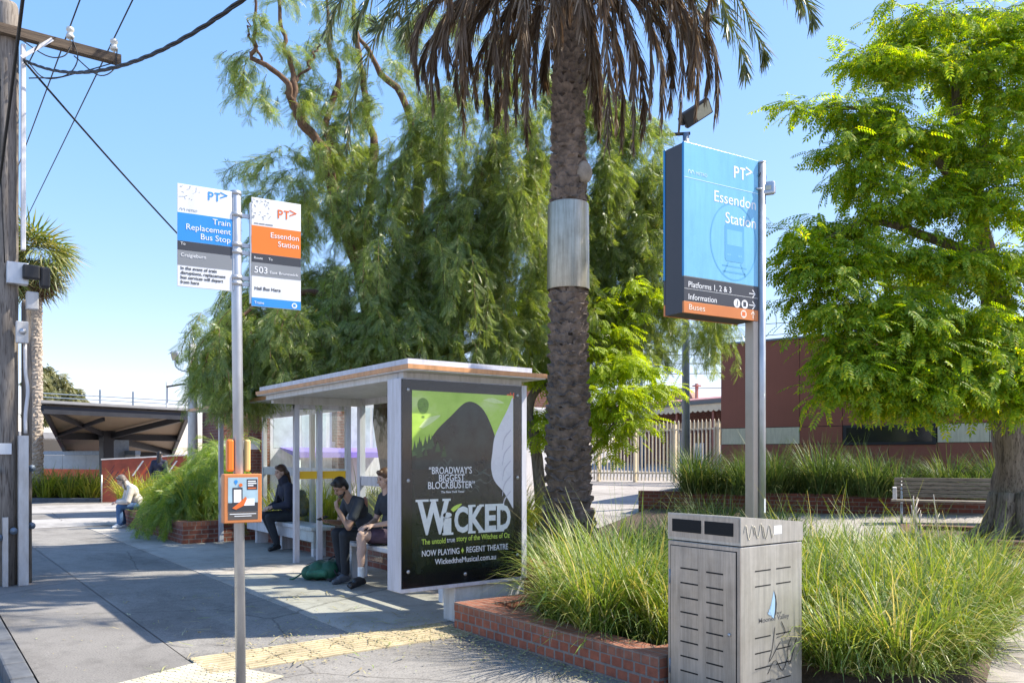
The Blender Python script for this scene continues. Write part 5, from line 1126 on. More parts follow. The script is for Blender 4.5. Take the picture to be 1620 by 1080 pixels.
clumps = [  # column, row, half width, half height (photo px), distance, strands, strand length
    (405, 85, 45, 60, 14.2, 34, .45), (440, 30, 60, 45, 14.5, 40, .45), (392, 150, 35, 45, 14.2, 16, .4), (520, 50, 60, 60, 15.3, 44, .5), (600, 50, 70, 60, 16.2, 48, .5), (690, 60, 70, 70, 15.2, 44, .6), (470, 140, 60, 50, 14.6, 40, .5),
    (545, 140, 50, 50, 15.2, 46, .55), (620, 150, 60, 60, 16, 60, .6), (440, 250, 40, 50, 14.5, 34, .6), (490, 250, 50, 50, 15, 60, .7), (450, 300, 45, 40, 14.8, 44, .7),
    (560, 230, 55, 55, 15.6, 62, .8), (640, 230, 60, 60, 15.4, 76, .9), (730, 200, 70, 60, 14.6, 100, 1.0), (800, 190, 60, 60, 14.3, 80, .9), (850, 230, 45, 60, 14.2, 70, .9),
    (520, 330, 60, 50, 14.8, 86, .9), (600, 320, 60, 55, 14.6, 110, 1.1), (690, 300, 65, 60, 14.2, 150, 1.3), (780, 290, 65, 60, 14.0, 150, 1.3), (840, 330, 45, 60, 14.2, 100, 1.2),
    (470, 400, 50, 40, 14.4, 70, .8), (560, 420, 60, 45, 14.2, 110, 1.0), (650, 400, 60, 50, 13.9, 140, 1.3), (740, 400, 60, 55, 13.7, 150, 1.3), (820, 410, 50, 60, 13.8, 130, 1.2),
    (420, 465, 50, 30, 13.4, 74, .9), (350, 515, 32, 28, 12.6, 46, .75), (345, 580, 30, 34, 12.5, 58, .6), (400, 520, 45, 35, 12.9, 96, .8), (470, 500, 55, 35, 13.2, 110, .8), (550, 500, 55, 35, 13.4, 110, .8), (640, 490, 60, 35, 13.5, 110, .8), (730, 490, 60, 40, 13.5, 110, .8), (820, 510, 50, 40, 13.7, 100, .9),
    (430, 578, 45, 26, 12.9, 90, .6), (500, 565, 45, 24, 13.1, 90, .5), (375, 605, 32, 24, 12.6, 60, .5), (580, 545, 50, 26, 13.4, 90, .6), (660, 545, 50, 26, 13.6, 90, .6), (740, 545, 50, 26, 13.8, 90, .6), (900, 150, 70, 60, 16.2, 70, .8), (960, 170, 55, 60, 16.2, 70, .8), (1010, 210, 45, 60, 16.3, 64, .9), (920, 270, 65, 70, 16, 130, 1.0), (990, 300, 55, 60, 16.1, 120, 1.0), (1035, 310, 35, 60, 16.2, 70, 1.0),
    (930, 390, 60, 60, 15.8, 130, 1.0), (1000, 410, 55, 60, 15.9, 130, 1.0), (1045, 430, 35, 50, 16, 60, 1.0), (880, 450, 60, 60, 15.6, 110, 1.0), (960, 500, 60, 50, 15.7, 110, .8), (1030, 500, 45, 40, 15.9, 70, .7), (1105, 495, 38, 25, 16.3, 34, .9), (860, 560, 50, 45, 15, 70, .5), (900, 520, 60, 45, 15.2, 110, .7), (1000, 540, 50, 30, 15.6, 60, .6), (1120, 515, 24, 14, 16.3, 22, 1.0), (760, 110, 70, 60, 15.5, 60, .8), (850, 110, 60, 60, 16.2, 60, .8)]
pos = []; axs = []; sc = []; tw = MB()
twV = []; twF = []
for (u, v, ru, rw, d, n, ln) in clumps:
    n2 = int(n * (.62 if v < 160 and u < 720 else .85 if u > 880 else .66 if u < 590 else .50)); grp = None
    for _ in range(n2):
        if _ % 7 == 0:
            r = random.random() ** .4; th = random.uniform(0, 6.283); ph = math.acos(random.uniform(-1, 1))
            du = r * math.sin(ph) * math.cos(th); dv = r * math.cos(ph); dp = r * math.sin(ph) * math.sin(th)
            grp = A(u + du * ru, v + dv * rw, d + dp * ru / 1290 * d * 1.1)
            gout = Vector((du * RT[0] + dp * FW[0], du * RT[1] + dp * FW[1], 0)) + Vector((random.gauss(0, .4), random.gauss(0, .4), 0))
        p = grp + Vector((random.gauss(0, .12), random.gauss(0, .12), random.gauss(0, .10)))
        out = (gout + Vector((random.gauss(0, .25), random.gauss(0, .25), 0))).normalized()
        l_ = ln * random.uniform(.4, 1.25); k = max(3, int(l_ / .065)); vel = out * .8 + Vector((0, 0, random.uniform(-.1, .4))); q = p.copy(); st = l_ / k
        line = [q.copy()]
        for j in range(k):
            vel = (vel + Vector((random.gauss(0, .06), random.gauss(0, .06), -.22))).normalized(); q = q + vel * st; line.append(q.copy())
            for _2 in range(2 if j % 3 else 1):
                ax = (vel * .6 + Vector((random.gauss(0, .55), random.gauss(0, .55), random.gauss(-.25, .3)))).normalized()
                pos.append(tuple(q)); axs.append(tuple(ax)); sc.append(random.uniform(.65, 1.15))
        for a, b in zip(line[:-1:2], line[2::2]):
            o = len(twV); e = Vector((.006, .004, 0)); twV += [tuple(a - e), tuple(a + e), tuple(b + e), tuple(b - e)]; twF.append((o, o + 1, o + 2, o + 3))
pos = np.array(pos); axs = np.array(axs); sc = np.array(sc); N = len(pos)
nr = rng.normal(0, .6, (N, 3)) + np.array([0, 0, .8])
V_, F_ = scatter(PV1[0], PV1[1], pos, basis(axs, nr), sc); raw('crown', V_, F_, LM['pepper'], t)
raw('twig', np.array(twV), np.array(twF), K['bark_red'], t); print('pepper leaves', N)

# ---------------------------------------------------------------- leafy tree by the bench (compound leaves), lime tree behind the palm
PV2 = pinnate(.25, 6, .066, .031, R(62), .18)
def leafy(t, org, clumps, mat, per, trunkmat, limbs, proto=PV2, droop=.32, dens=.48):
    pos = []; axs = []; sc = []; tv = []; tf = []
    for (u, v, ru, rv_, d, n) in clumps:
        nn = max(6, int(n * dens)); tiers = max(2, nn // 11)
        for k_ in range(nn):
            if k_ % 11 == 0:
                r = random.random() ** .45; th = random.uniform(0, 6.283); ph = math.acos(random.uniform(-1, 1))
                du = r * math.sin(ph) * math.cos(th); dv = r * math.cos(ph); dp = r * math.sin(ph) * math.sin(th)
                st0 = at(u + du * ru, d + dp * ru / 1290 * d, v + dv * rv_) - org; sz = random.uniform(.28, .55)
                lean_ = Vector((random.gauss(0, .25), random.gauss(0, .25), random.gauss(-.05, .2)))
            a_ = random.uniform(0, 6.283); st = st0 + Vector((random.gauss(0, .05), random.gauss(0, .05), random.gauss(0, .03)))
            dr = (Vector((math.cos(a_), math.sin(a_), random.gauss(.05, .16))) + lean_).normalized() * sz * random.uniform(.6, 1.1); tip = st + dr + Vector((0, 0, -.12 * sz))
            for j in range(per):
                f = (j + 1) / per; q = st + dr * f + Vector((0, 0, -.14 * sz * f * f))
                ax = (dr.normalized() * .7 + Vector((random.gauss(0, .5), random.gauss(0, .5), random.gauss(-droop, .25)))).normalized()
                pos.append(tuple(q)); axs.append(tuple(ax)); sc.append(random.uniform(.55, 1.15))
            o = len(tv); e = Vector((.005, .004, 0)); tv += [tuple(st - e), tuple(st + e), tuple(tip + e), tuple(tip - e)]; tf.append((o, o + 1, o + 2, o + 3))
    N = len(pos); pos = np.array(pos); axs = np.array(axs); nr = rng.normal(0, .35, (N, 3)) + np.array([0, 0, 1.0])
    V, F = scatter(proto[0], proto[1], pos, basis(axs, nr), np.array(sc)); raw('crown', V, F, mat, t); raw('twig', np.array(tv), np.array(tf), trunkmat, t)
    for i, (P, r0, r1) in enumerate(limbs):
        m = MB(); m.tube(curve(P, 20), taper(r0, r1, 20), 14, wob=.28); m.build('trunk' if i == 0 else 'limb', trunkmat, t)
    print('leaves', N)
t = thing('leafy_tree', 'bright green leafy tree with gnarled furrowed trunk beside the bench', 'tree', tb)
B = lambda u, v, d: at(u, d, v) - tb
rl = [([Vector((0, 0, -.1)), Vector((-.02, 0, .5)), B(1608, 760, 11.8), B(1602, 690, 11.8), B(1590, 610, 11.8)], .38, .22),
      ([B(1585, 640, 11.8), B(1575, 500, 11.8), B(1560, 400, 11.8), B(1535, 320, 11.9), B(1520, 240, 12), B(1510, 120, 12)], .21, .05), ([B(1612, 700, 11.8), B(1640, 560, 11.7), B(1680, 400, 11.7), B(1700, 200, 11.7)], .22, .02),
      ([B(1560, 410, 11.8), B(1480, 380, 11.6), B(1380, 350, 11.4), B(1300, 380, 11.3)], .09, .02), ([B(1545, 340, 11.9), B(1480, 250, 11.6), B(1400, 180, 11.4), B(1310, 170, 11.3)], .08, .02), ([B(1585, 600, 11.8), B(1500, 520, 11.4), B(1400, 500, 11.1), B(1300, 490, 10.9)], .10, .02),
      ([B(1588, 620, 11.8), B(1540, 560, 11.2), B(1440, 570, 10.7), B(1350, 590, 10.5)], .08, .02), ([B(1540, 330, 11.9), B(1560, 200, 12), B(1570, 60, 12.1)], .1, .03), ([B(1535, 320, 11.9), B(1500, 150, 12.3), B(1440, 30, 12.6)], .07, .02), ([B(1590, 640, 11.8), B(1560, 540, 12.6), B(1480, 470, 13), B(1390, 450, 13.3)], .09, .02)]
rc_ = [(1430, 35, 45, 38, 12.4, 150), (1490, 30, 55, 50, 12.2, 190), (1560, 30, 60, 60, 12, 210), (1625, 30, 60, 60, 11.8, 190), (1385, 95, 45, 35, 12, 130), (1450, 110, 60, 45, 11.8, 210), (1530, 120, 60, 55, 11.8, 230), (1610, 120, 60, 60, 11.5, 220),
       (1275, 172, 30, 14, 11.3, 40), (1320, 165, 40, 25, 11.4, 90), (1380, 180, 50, 40, 11.5, 190), (1345, 225, 40, 30, 11.4, 120), (1440, 210, 60, 50, 11.4, 240), (1520, 220, 60, 50, 11.6, 220), (1600, 230, 55, 60, 11.3, 200),
       (1375, 270, 45, 30, 11.4, 130), (1440, 300, 60, 40, 11.4, 200), (1510, 310, 60, 50, 11.4, 190), (1590, 330, 60, 50, 11.2, 190), (1300, 335, 30, 18, 11.4, 32), (1360, 350, 50, 30, 11.2, 120), (1240, 385, 28, 24, 11, 50), (1290, 400, 40, 30, 11, 120), (1350, 415, 50, 35, 11, 180), (1250, 440, 22, 16, 11, 40), (1430, 400, 60, 50, 11.2, 210), (1510, 420, 60, 50, 11.2, 220), (1590, 430, 60, 50, 11.2, 210),
       (1280, 465, 34, 22, 10.9, 80), (1330, 490, 50, 40, 10.8, 200), (1400, 490, 55, 45, 10.8, 220), (1470, 500, 60, 50, 10.8, 240), (1550, 510, 60, 50, 10.9, 230), (1620, 520, 50, 50, 10.9, 190),
       (1332, 535, 30, 24, 10.7, 130), (1350, 578, 32, 22, 10.6, 140), (1328, 605, 12, 22, 10.6, 60), (1365, 590, 22, 26, 10.6, 110), (1400, 555, 50, 40, 10.7, 160), (1470, 570, 55, 45, 10.6, 200), (1540, 580, 50, 45, 10.6, 200), (1605, 590, 45, 50, 10.5, 180), (1430, 608, 45, 22, 10.6, 110), (1420, 632, 32, 18, 10.6, 90), (1485, 622, 40, 30, 10.5, 130), (1550, 615, 40, 30, 10.4, 140), (1610, 622, 35, 26, 10.3, 100), (1700, 150, 70, 120, 11.5, 150), (1700, 400, 70, 120, 11.4, 150), (1790, 240, 70, 90, 11.7, 150), (1790, 430, 70, 80, 11.7, 150), (1760, 90, 60, 60, 11.9, 90), (1740, 560, 60, 45, 11.4, 110), (1850, 340, 50, 70, 11.8, 90), (1450, 420, 120, 80, 13, 260), (1530, 200, 120, 110, 13.2, 260)]
leafy(t, tb, rc_, LM['robinia'], 4, K['bark'], rl)
m = MB()
for k in range(9):
    a = k * .7 + .2; d = Vector((math.cos(a), math.sin(a), 0)); m.tube(curve([d * .28 + Vector((0, 0, .75)), d * .40 + Vector((0, 0, .3)), d * .62 + Vector((0, 0, .12)), d * .95 + Vector((0, 0, .02))], 10), taper(.13, .04, 10), 8, wob=.3)
m.build('root_flare', K['bark'], t)
lo_ = at(862, 14.2); lo_.z = terr(lo_.x); Cc = lambda u, v, d: at(u, d, v) - lo_
t = thing('lime_tree', 'small luminous lime green tree arching behind the palm trunk', 'tree', lo_)
leafy(t, lo_, [(960, 590, 50, 40, 14, 150), (980, 640, 45, 38, 13.8, 150), (930, 640, 45, 40, 14, 150), (1005, 665, 25, 22, 13.7, 50), (950, 690, 40, 25, 13.8, 75), (905, 600, 40, 40, 14.3, 120), (965, 500, 50, 38, 14.9, 120), (1010, 470, 36, 38, 15, 80), (905, 490, 45, 38, 15, 100), (850, 500, 36, 40, 15, 70), (930, 545, 55, 40, 14.6, 160), (1000, 560, 45, 35, 14.4, 120), (850, 560, 45, 40, 14.8, 110), (1020, 610, 30, 30, 14, 70), (890, 660, 40, 40, 14.2, 110), (860, 600, 40, 45, 14.4, 130), (850, 660, 35, 35, 14.3, 100), (880, 540, 50, 40, 14.6, 120), (1000, 600, 35, 30, 14, 70), (965, 720, 15, 20, 13.7, 14), (860, 690, 28, 25, 14.2, 50)], LM['lime'], 4, K['bark'],  # top clumps: brighter lime leaves stand in for sunlit pepper foliage
      [([Vector((0, 0, -.1)), Cc(846, 700, 14.2), Cc(836, 650, 14.2), Cc(850, 615, 14.2), Cc(880, 605, 14.2)], .11, .06), ([Cc(860, 760, 14.2), Cc(930, 720, 14), Cc(975, 665, 13.8), Cc(985, 640, 13.8)], .05, .02), ([Cc(870, 605, 14.2), Cc(930, 590, 14.1), Cc(970, 600, 14)], .05, .02), ([Cc(880, 605, 14.2), Cc(880, 540, 14.4)], .04, .02)])
# far eucalypts
ev = pinnate(.5, 4, .34, .10, R(35))
for k, (u, v, d, r, cl) in enumerate([(88, 605, 75, 1.0, [(-20, -12, 16), (0, 6, 22), (14, 22, 18), (-12, 30, 18)]), (118, 628, 80, 1.0, [(0, 0, 14), (-16, 18, 18), (12, 14, 12)]), (58, 600, 70, 1.0, [(0, 0, 16), (6, 24, 18), (4, 50, 18)])]):
    g = at(u, d); t = thing('gum_tree', ('olive gum tree with rounded clumps between the far palm and canopy', 'olive gum tree, lowest of three above the canopy roof edge', 'olive gum tree directly behind the far palm trunk')[k], 'tree', (g.x, g.y, 0), 0, None)
    P = []; Ax = []
    for (a, b, rad) in cl:
        for _ in range(420):
            q = Vector((random.gauss(0, 1), random.gauss(0, 1), random.gauss(0, 1))).normalized() * (random.random() ** .35) * rad / 1290 * d
            c_ = at(u + a, d, v + b); P.append(tuple(c_ + q - g)); Ax.append((random.gauss(0, .6), random.gauss(0, .6), random.gauss(-.4, .4)))
    P = np.array(P); V_, F_ = scatter(ev[0], ev[1], P, basis(np.array(Ax), rng.normal(0, .5, (len(P), 3)) + np.array([0, 0, 1.0])), rng.uniform(.6, 1.1, len(P))); raw('crown', V_, F_, LM['euca'], t)
    m = MB(); m.tube([(0, 0, 0), (0, 0, 6.5)], [.35, .15], 8); m.build('trunk', K['bark'], t)

# ---------------------------------------------------------------- grasses and shrubs
def clump(name, label, cat, loc, parts, mat, group=None):
    V, F = join(parts); o = raw(name, V, F, mat); o.location = loc; return tag(o, label, cat, group)
def grass_at(u, d, L_, n, mat, label, group, spread=.55, wd=.013, droop=.6, base=.16, z=None, off=0):
    g = at(u, d); zz = bedz(g.x, g.y) + off if z is None else z
    parts = [blades((0, 0, 0), n, L_, spread, wd, droop, base=base), blades((0, 0, 0), int(n * .45), L_ * .62, spread * 1.9, wd * .8, droop * 1.3, base=base * 1.3), blades((0, 0, 0), int(n * .06), L_ * 1.25, spread * .9, wd * .55, droop * .4, base=base)]
    return clump('grass_clump', label, 'grass clump', (g.x, g.y, zz), parts, LM[mat], group)
for u, d, L_ in ((898, 7.35, .80), (950, 6.75, .98), (1005, 6.9, .92), (975, 7.8, .98), (925, 8.4, .95), (1040, 7.6, .85), (1060, 6.55, .7)):
    grass_at(u, d, L_, 560, 'grass', 'tall arching strappy grass clump between the brick planter and steel bin', 'strappy grass clumps inside the brick planter', .68, .0105, .72, .17)
for u, d, L_ in ((1335, 5.75, .62), (1425, 5.7, .72), (1500, 6.0, .68), (1300, 6.6, .85), (1385, 6.7, .9), (1465, 6.8, .92), (1545, 6.9, .8), (1330, 7.7, .92), (1415, 7.9, .92), (1495, 7.8, .85), (1570, 8.0, .75), (1265, 7.4, .95), (1290, 8.8, .9), (1360, 9.1, .85), (1445, 9.2, .75), (1525, 9.3, .65), (1240, 6.9, .9)):
    grass_at(u, d, L_, 600, 'grass', 'sunlit arching strappy grass clump in the bed beyond the steel bin', 'strappy grass clumps beyond the bin', .74, .0105, .80, .2)
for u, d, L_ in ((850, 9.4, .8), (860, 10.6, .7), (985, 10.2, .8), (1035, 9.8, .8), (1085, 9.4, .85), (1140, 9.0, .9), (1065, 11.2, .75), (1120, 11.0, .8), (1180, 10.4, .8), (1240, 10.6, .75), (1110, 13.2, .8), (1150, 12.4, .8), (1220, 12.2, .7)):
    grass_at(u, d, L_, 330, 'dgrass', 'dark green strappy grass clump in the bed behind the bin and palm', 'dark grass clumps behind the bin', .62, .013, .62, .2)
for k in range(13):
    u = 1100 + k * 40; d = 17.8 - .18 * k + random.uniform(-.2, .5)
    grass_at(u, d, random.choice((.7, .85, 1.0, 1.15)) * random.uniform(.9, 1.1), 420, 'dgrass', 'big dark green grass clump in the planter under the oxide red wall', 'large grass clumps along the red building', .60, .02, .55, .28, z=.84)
# bed behind the shelters, left verge bed, far bed
parts = []
for k in range(34): parts.append(blades((random.uniform(5.95, 8.6), random.uniform(9.4, 17.0), .36), 150, random.uniform(.7, 1.05), .6, .018, .6, base=.25))
V_, F_ = join(parts); struct(raw('grass', V_, F_, LM['ygrass']), 'stuff', 'yellow green strappy grass filling the bed behind the shelters', 'grass')
parts = []
for k in range(26): parts.append(blades((random.uniform(4.45, 6.2), random.uniform(16.4, 22), .36), 150, random.uniform(.7, 1.1), .62, .02, .6, base=.25))
V_, F_ = join(parts); struct(raw('grass', V_, F_, LM['ygrass']), 'stuff', 'yellow green grass growing up through the bush by the far shelter', 'grass')
# weeping green bush over the left wall
t = thing('weeping_bush', 'dense feathery green bush spilling over the brick bed wall beside the sitter', 'bush', (4.6, 17.2, 0))
bo = Vector((4.6, 17.2, 0)); P = []; Ax = []; tv = []; tf = []
for k in range(520):
    u = random.uniform(262, 354); d = random.uniform(16.3, 19.5); f = (u - 225) / 130
    top = .62 + 1.45 * f; c_ = at(u, d); q = Vector((c_.x, c_.y, random.uniform(.5, top))) - bo
    if c_.x < 4.2: q.z = min(q.z, 1.0)
    o_ = Vector((random.gauss(-.22, .45), random.gauss(-.45, .5), .35)).normalized(); vel = o_
    for j in range(random.randint(8, 15)):
        vel = (vel + Vector((random.gauss(0, .08), random.gauss(0, .08), -.20))).normalized(); q = q + vel * .075
        if q.z < .03: break
        if q.x + bo.x < 4.6 and q.y + bo.y > 19.2: break
        P.append(tuple(q)); Ax.append(tuple(vel + Vector((random.gauss(0, .45), random.gauss(0, .45), random.gauss(-.1, .3)))))
P = np.array(P); Ax = np.array(Ax); V_, F_ = scatter(PV1[0], PV1[1], P, basis(Ax, rng.normal(0, .5, (len(P), 3)) + np.array([0, 0, .9])), rng.uniform(.7, 1.25, len(P)))
raw('foliage', V_, F_, leafmat('bush_leaf', [(0, (.12, .22, .03)), (.6, (.24, .36, .05)), (1, (.42, .46, .10))], .5), t)
m = MB()
for k in range(9): m.tube(curve([Vector((.2 + k * .1, .3 * k, .3)), Vector((.1 + k * .12, .3 * k - .2, .9)), Vector((-.1 + k * .13, .3 * k - .5, 1.1))], 8), .02, 6)
m.build('stem', K['bark'], t)
# far bed of strappy plants at the ramp
for k in range(11):
    u = 40 + k * 11.5; d = 30.5 + (k % 3) * .7; g = at(u, d)
    clump('grass_clump', 'bright strappy plant clump in the kerbed bed before the ramp canopy', 'grass clump', (g.x, g.y, .12), [blades((0, 0, 0), 150, random.uniform(.9, 1.25), .7, .04, .55, base=.3)], LM['ygrass' if k % 3 == 0 else 'grass'], 'strappy plants before the ramp')
a_ = at(36, 29.6); b_ = at(158, 29.6); d_ = b_ - a_; t = thing('bed_kerb', 'low dark stone kerb edging the far strappy bed', 'kerb edging', (a_.x, a_.y, 0), math.atan2(d_.y, d_.x))
m = MB(); m.box((0, 0, -.05), (d_.length, .2, .14), bev=.03); m.build('edging', K['kerb'], t); m = MB(); m.box((0, .22, -.05), (d_.length, 3.0, .11)); m.build('soil', K['soil'], t)
# dry stalks by the bench
g = at(1455, 8.9); t = thing('dry_stalk', 'bare pale dead stalks poking up from grass before the bench', 'dead plant', (g.x, g.y, bedz(g.x, g.y)))
for k in range(7):
    a = Vector((random.uniform(-.25, .3), random.uniform(-.1, .1), 0)); tip = a + Vector((random.uniform(-.25, .2), 0, random.uniform(.7, 1.02))); m = MB(); m.tube(curve([a, a.lerp(tip, .5) + Vector((.04, 0, 0)), tip], 8), taper(.009, .005, 8), 6)
    for j in range(3):
        f = random.uniform(.5, .9); q = a.lerp(tip, f); m.tube([q, q + Vector((random.uniform(-.1, .1), 0, random.uniform(.08, .16)))], [.006, .003], 5)
    m.build('stalk', LM['twig'], t)
# fallen leaflets and bark on the pavement
V = []; F = []
r_ = random.Random(8)
for k in range(150):
    x = 1.4 + 2.85 * r_.random() ** .6; y = r_.choice((r_.gauss(6.75, .6), r_.uniform(3.6, 9.2), r_.gauss(8.3, 1.2))); a = r_.uniform(0, 6.28); ln = r_.uniform(.06, .34); wd = r_.uniform(.003, .008); bend = r_.uniform(-.4, .4)
    if x > 4.2 and y < 6.7: continue
    p = Vector((x, y, .012 + r_.random() * .008)); o = len(V); N_ = 4
    for j in range(N_ + 1):
        s_ = Vector((-math.sin(a), math.cos(a), r_.uniform(-.3, .3))) * wd * (1 - (j / N_) ** 3 * .9); V += [tuple(p - s_), tuple(p + s_)]
        p = p + Vector((math.cos(a), math.sin(a), .0)) * ln / N_; p.z = .010 + .02 * math.sin(j * 1.1 + k) ** 2; a += bend / N_
        if j: F.append((o + j * 2 - 2, o + j * 2 - 1, o + j * 2 + 1, o + j * 2))
for k in range(2600):
    e = r_.random()
    if e < .55: x = 4.2 - abs(r_.gauss(0, .22)); y = r_.uniform(3.2, 6.9)
    elif e < .85: x = r_.uniform(2.2, 4.6); y = 6.9 + r_.gauss(0, .5)
    else: x = r_.uniform(.8, 4.6); y = r_.uniform(3.5, 12)
    a = r_.uniform(0, 6.28); l_ = r_.uniform(.008, .035); q = Vector((math.cos(a), math.sin(a), 0)); n_ = Vector((-q.y, q.x, 0)) * l_ * .3; p = Vector((x, y, .0085 + r_.random() * .004)); o = len(V)
    V += [tuple(p - q * l_ / 2), tuple(p + n_), tuple(p + q * l_ / 2 + Vector((0, 0, r_.random() * .008))), tuple(p - n_)]; F.append((o, o + 1, o + 2, o + 3))
struct(raw('leaf_litter', np.array(V), np.array(F), LM['dry']), 'stuff', 'fallen dry leaflets scattered over the pavement by the planter', 'leaf litter')
# ---------------------------------------------------------------- people
def capsule(bm_v, bm_f, a, ra, b, rb, seg=10, rings=4):
    a = Vector(a); b = Vector(b); d = (b - a); ln = d.length
    d = d / ln if ln > 1e-5 else Vector((0, 0, 1))
    x = d.cross(Vector((.3, .9, .2))).normalized(); y = d.cross(x); P = []
    for i in range(rings + 1): t = math.pi / 2 * i / rings; P.append((a - d * ra * math.cos(t), ra * math.sin(t)))
    for i in range(rings + 1): t = math.pi / 2 * i / rings; P.append((b + d * rb * math.sin(t), rb * math.cos(t)))
    o = len(bm_v); n = len(P)
    for c, r in P:
        for k in range(seg):
            q = 2 * math.pi * k / seg; bm_v.append(c + x * (math.cos(q) * max(r, 1e-4)) + y * (math.sin(q) * max(r, 1e-4)))
    for i in range(n - 1):
        for k in range(seg): bm_f.append((o + i * seg + k, o + i * seg + (k + 1) % seg, o + (i + 1) * seg + (k + 1) % seg, o + (i + 1) * seg + k))
    bm_f.append([o + k for k in range(seg)][::-1]); bm_f.append([o + (n - 1) * seg + k for k in range(seg)])
def ellip(bm_v, bm_f, c, r, rot=None):
    q = MB().ball((0, 0, 0), r, 16, 10); o = len(bm_v); c = Vector(c)
    for p in q.v:
        p = Vector(p); bm_v.append(c + (rot @ p if rot is not None else p))
    bm_f += [[i + o for i in f] for f in q.f]
def melt(name, caps, ells, mat, parent, voxel=.011, sm=5):
    """one continuous skin over overlapping limbs"""
    V = []; F = []
    for c in caps: capsule(V, F, *c)
    for e in ells: ellip(V, F, *e)
    me = bpy.data.meshes.new(name); me.from_pydata([tuple(v) for v in V], [], F); o = bpy.data.objects.new(name, me); COL.objects.link(o)
    r = o.modifiers.new('r', 'REMESH'); r.mode = 'VOXEL'; r.voxel_size = voxel; r.use_smooth_shade = True
    s = o.modifiers.new('s', 'SMOOTH'); s.iterations = sm; s.factor = .5
    dg = bpy.context.evaluated_depsgraph_get(); dg.update()
    me2 = bpy.data.meshes.new_from_object(o.evaluated_get(dg)); o.modifiers.clear(); o.data = me2; me2.materials.clear(); me2.materials.append(mat)
    me2.polygons.foreach_set('use_smooth', [True] * len(me2.polygons)); bpy.data.meshes.remove(me)
    if parent is not None: o.parent = parent
    return o
def hand(caps, wrist, dirn, palm, curl=.5, s=1.0, thumb=1):
    """palm plus five separate bent fingers; PALM is the way the palm faces"""
    w_ = Vector(wrist); d = Vector(dirn).normalized(); p = (Vector(palm) - d * Vector(palm).dot(d)).normalized(); sd = d.cross(p)
    caps.append((w_, .026 * s, w_ + d * .035 * s, .028 * s))
    for k in range(4):
        o = (k - 1.5) * .019 * s; base = w_ + d * .085 * s + sd * o
        caps.append((w_ + d * .02 * s + sd * o * .6, .016 * s, base, .0125 * s))
        L_ = (.078, .088, .082, .064)[k] * s; a = curl * (.6 + .12 * k); p1 = base + (d * math.cos(a) + p * math.sin(a)) * L_ * .45
        p2 = p1 + (d * math.cos(a * 2) + p * math.sin(a * 2)) * L_ * .32; p3 = p2 + (d * math.cos(a * 2.7) + p * math.sin(a * 2.7)) * L_ * .25
        caps += [(base, .0105 * s, p1, .0095 * s), (p1, .0095 * s, p2, .0085 * s), (p2, .0085 * s, p3, .0075 * s)]
    tb_ = w_ + d * .028 * s + sd * -.024 * s * thumb; t1 = tb_ + (d * .6 - sd * .55 * thumb + p * .35).normalized() * .042 * s; t2 = t1 + (d * .9 - sd * .1 * thumb + p * .4).normalized() * .032 * s
    caps += [(tb_, .014 * s, t1, .0115 * s), (t1, .0115 * s, t2, .009 * s)]
SK = dict(tan=M('skin_tan', (.40, .235, .16), .5, var=.08, vs=9), fair=M('skin_fair', (.55, .36, .28), .5, var=.08, vs=9), black_hair=M('black_hair', (.016, .013, .012), .45, var=.4, vs=30, stretch=(4, 4, 1)), brown_hair=M('brown_hair', (.09, .045, .025), .45, var=.4, vs=30, stretch=(4, 4, 1)),
          tee=M('charcoal_tee', (.035, .042, .055), .8, var=.3, vs=9, bmp=.4, bs=14), jean=M('black_trouser', (.022, .026, .034), .8, var=.3, vs=9, bmp=.4, bs=16), navy=M('navy_coat', (.022, .026, .05), .8, var=.3, vs=8, bmp=.4, bs=14), plum=M('plum_skirt', (.075, .045, .07), .8, var=.25, vs=9, bmp=.4, bs=14),
          shoe=M('black_shoe', (.016, .016, .018), .35, var=.2), grey_shoe=M('grey_sneaker', (.10, .11, .13), .6, var=.4, vs=20), sock=M('white_sock', (.72, .72, .72), .8, var=.08), denim=M('blue_denim', (.06, .13, .27), .8, var=.35, vs=8, bmp=.3), cream=M('cream_jacket', (.62, .56, .50), .8, var=.18, vs=7, bmp=.5, bs=14), eye=M('eye_dark', (.02, .015, .012), .2), lip=M('lip', (.36, .14, .11), .45), print_=M('back_print', (.42, .20, .14), .7))
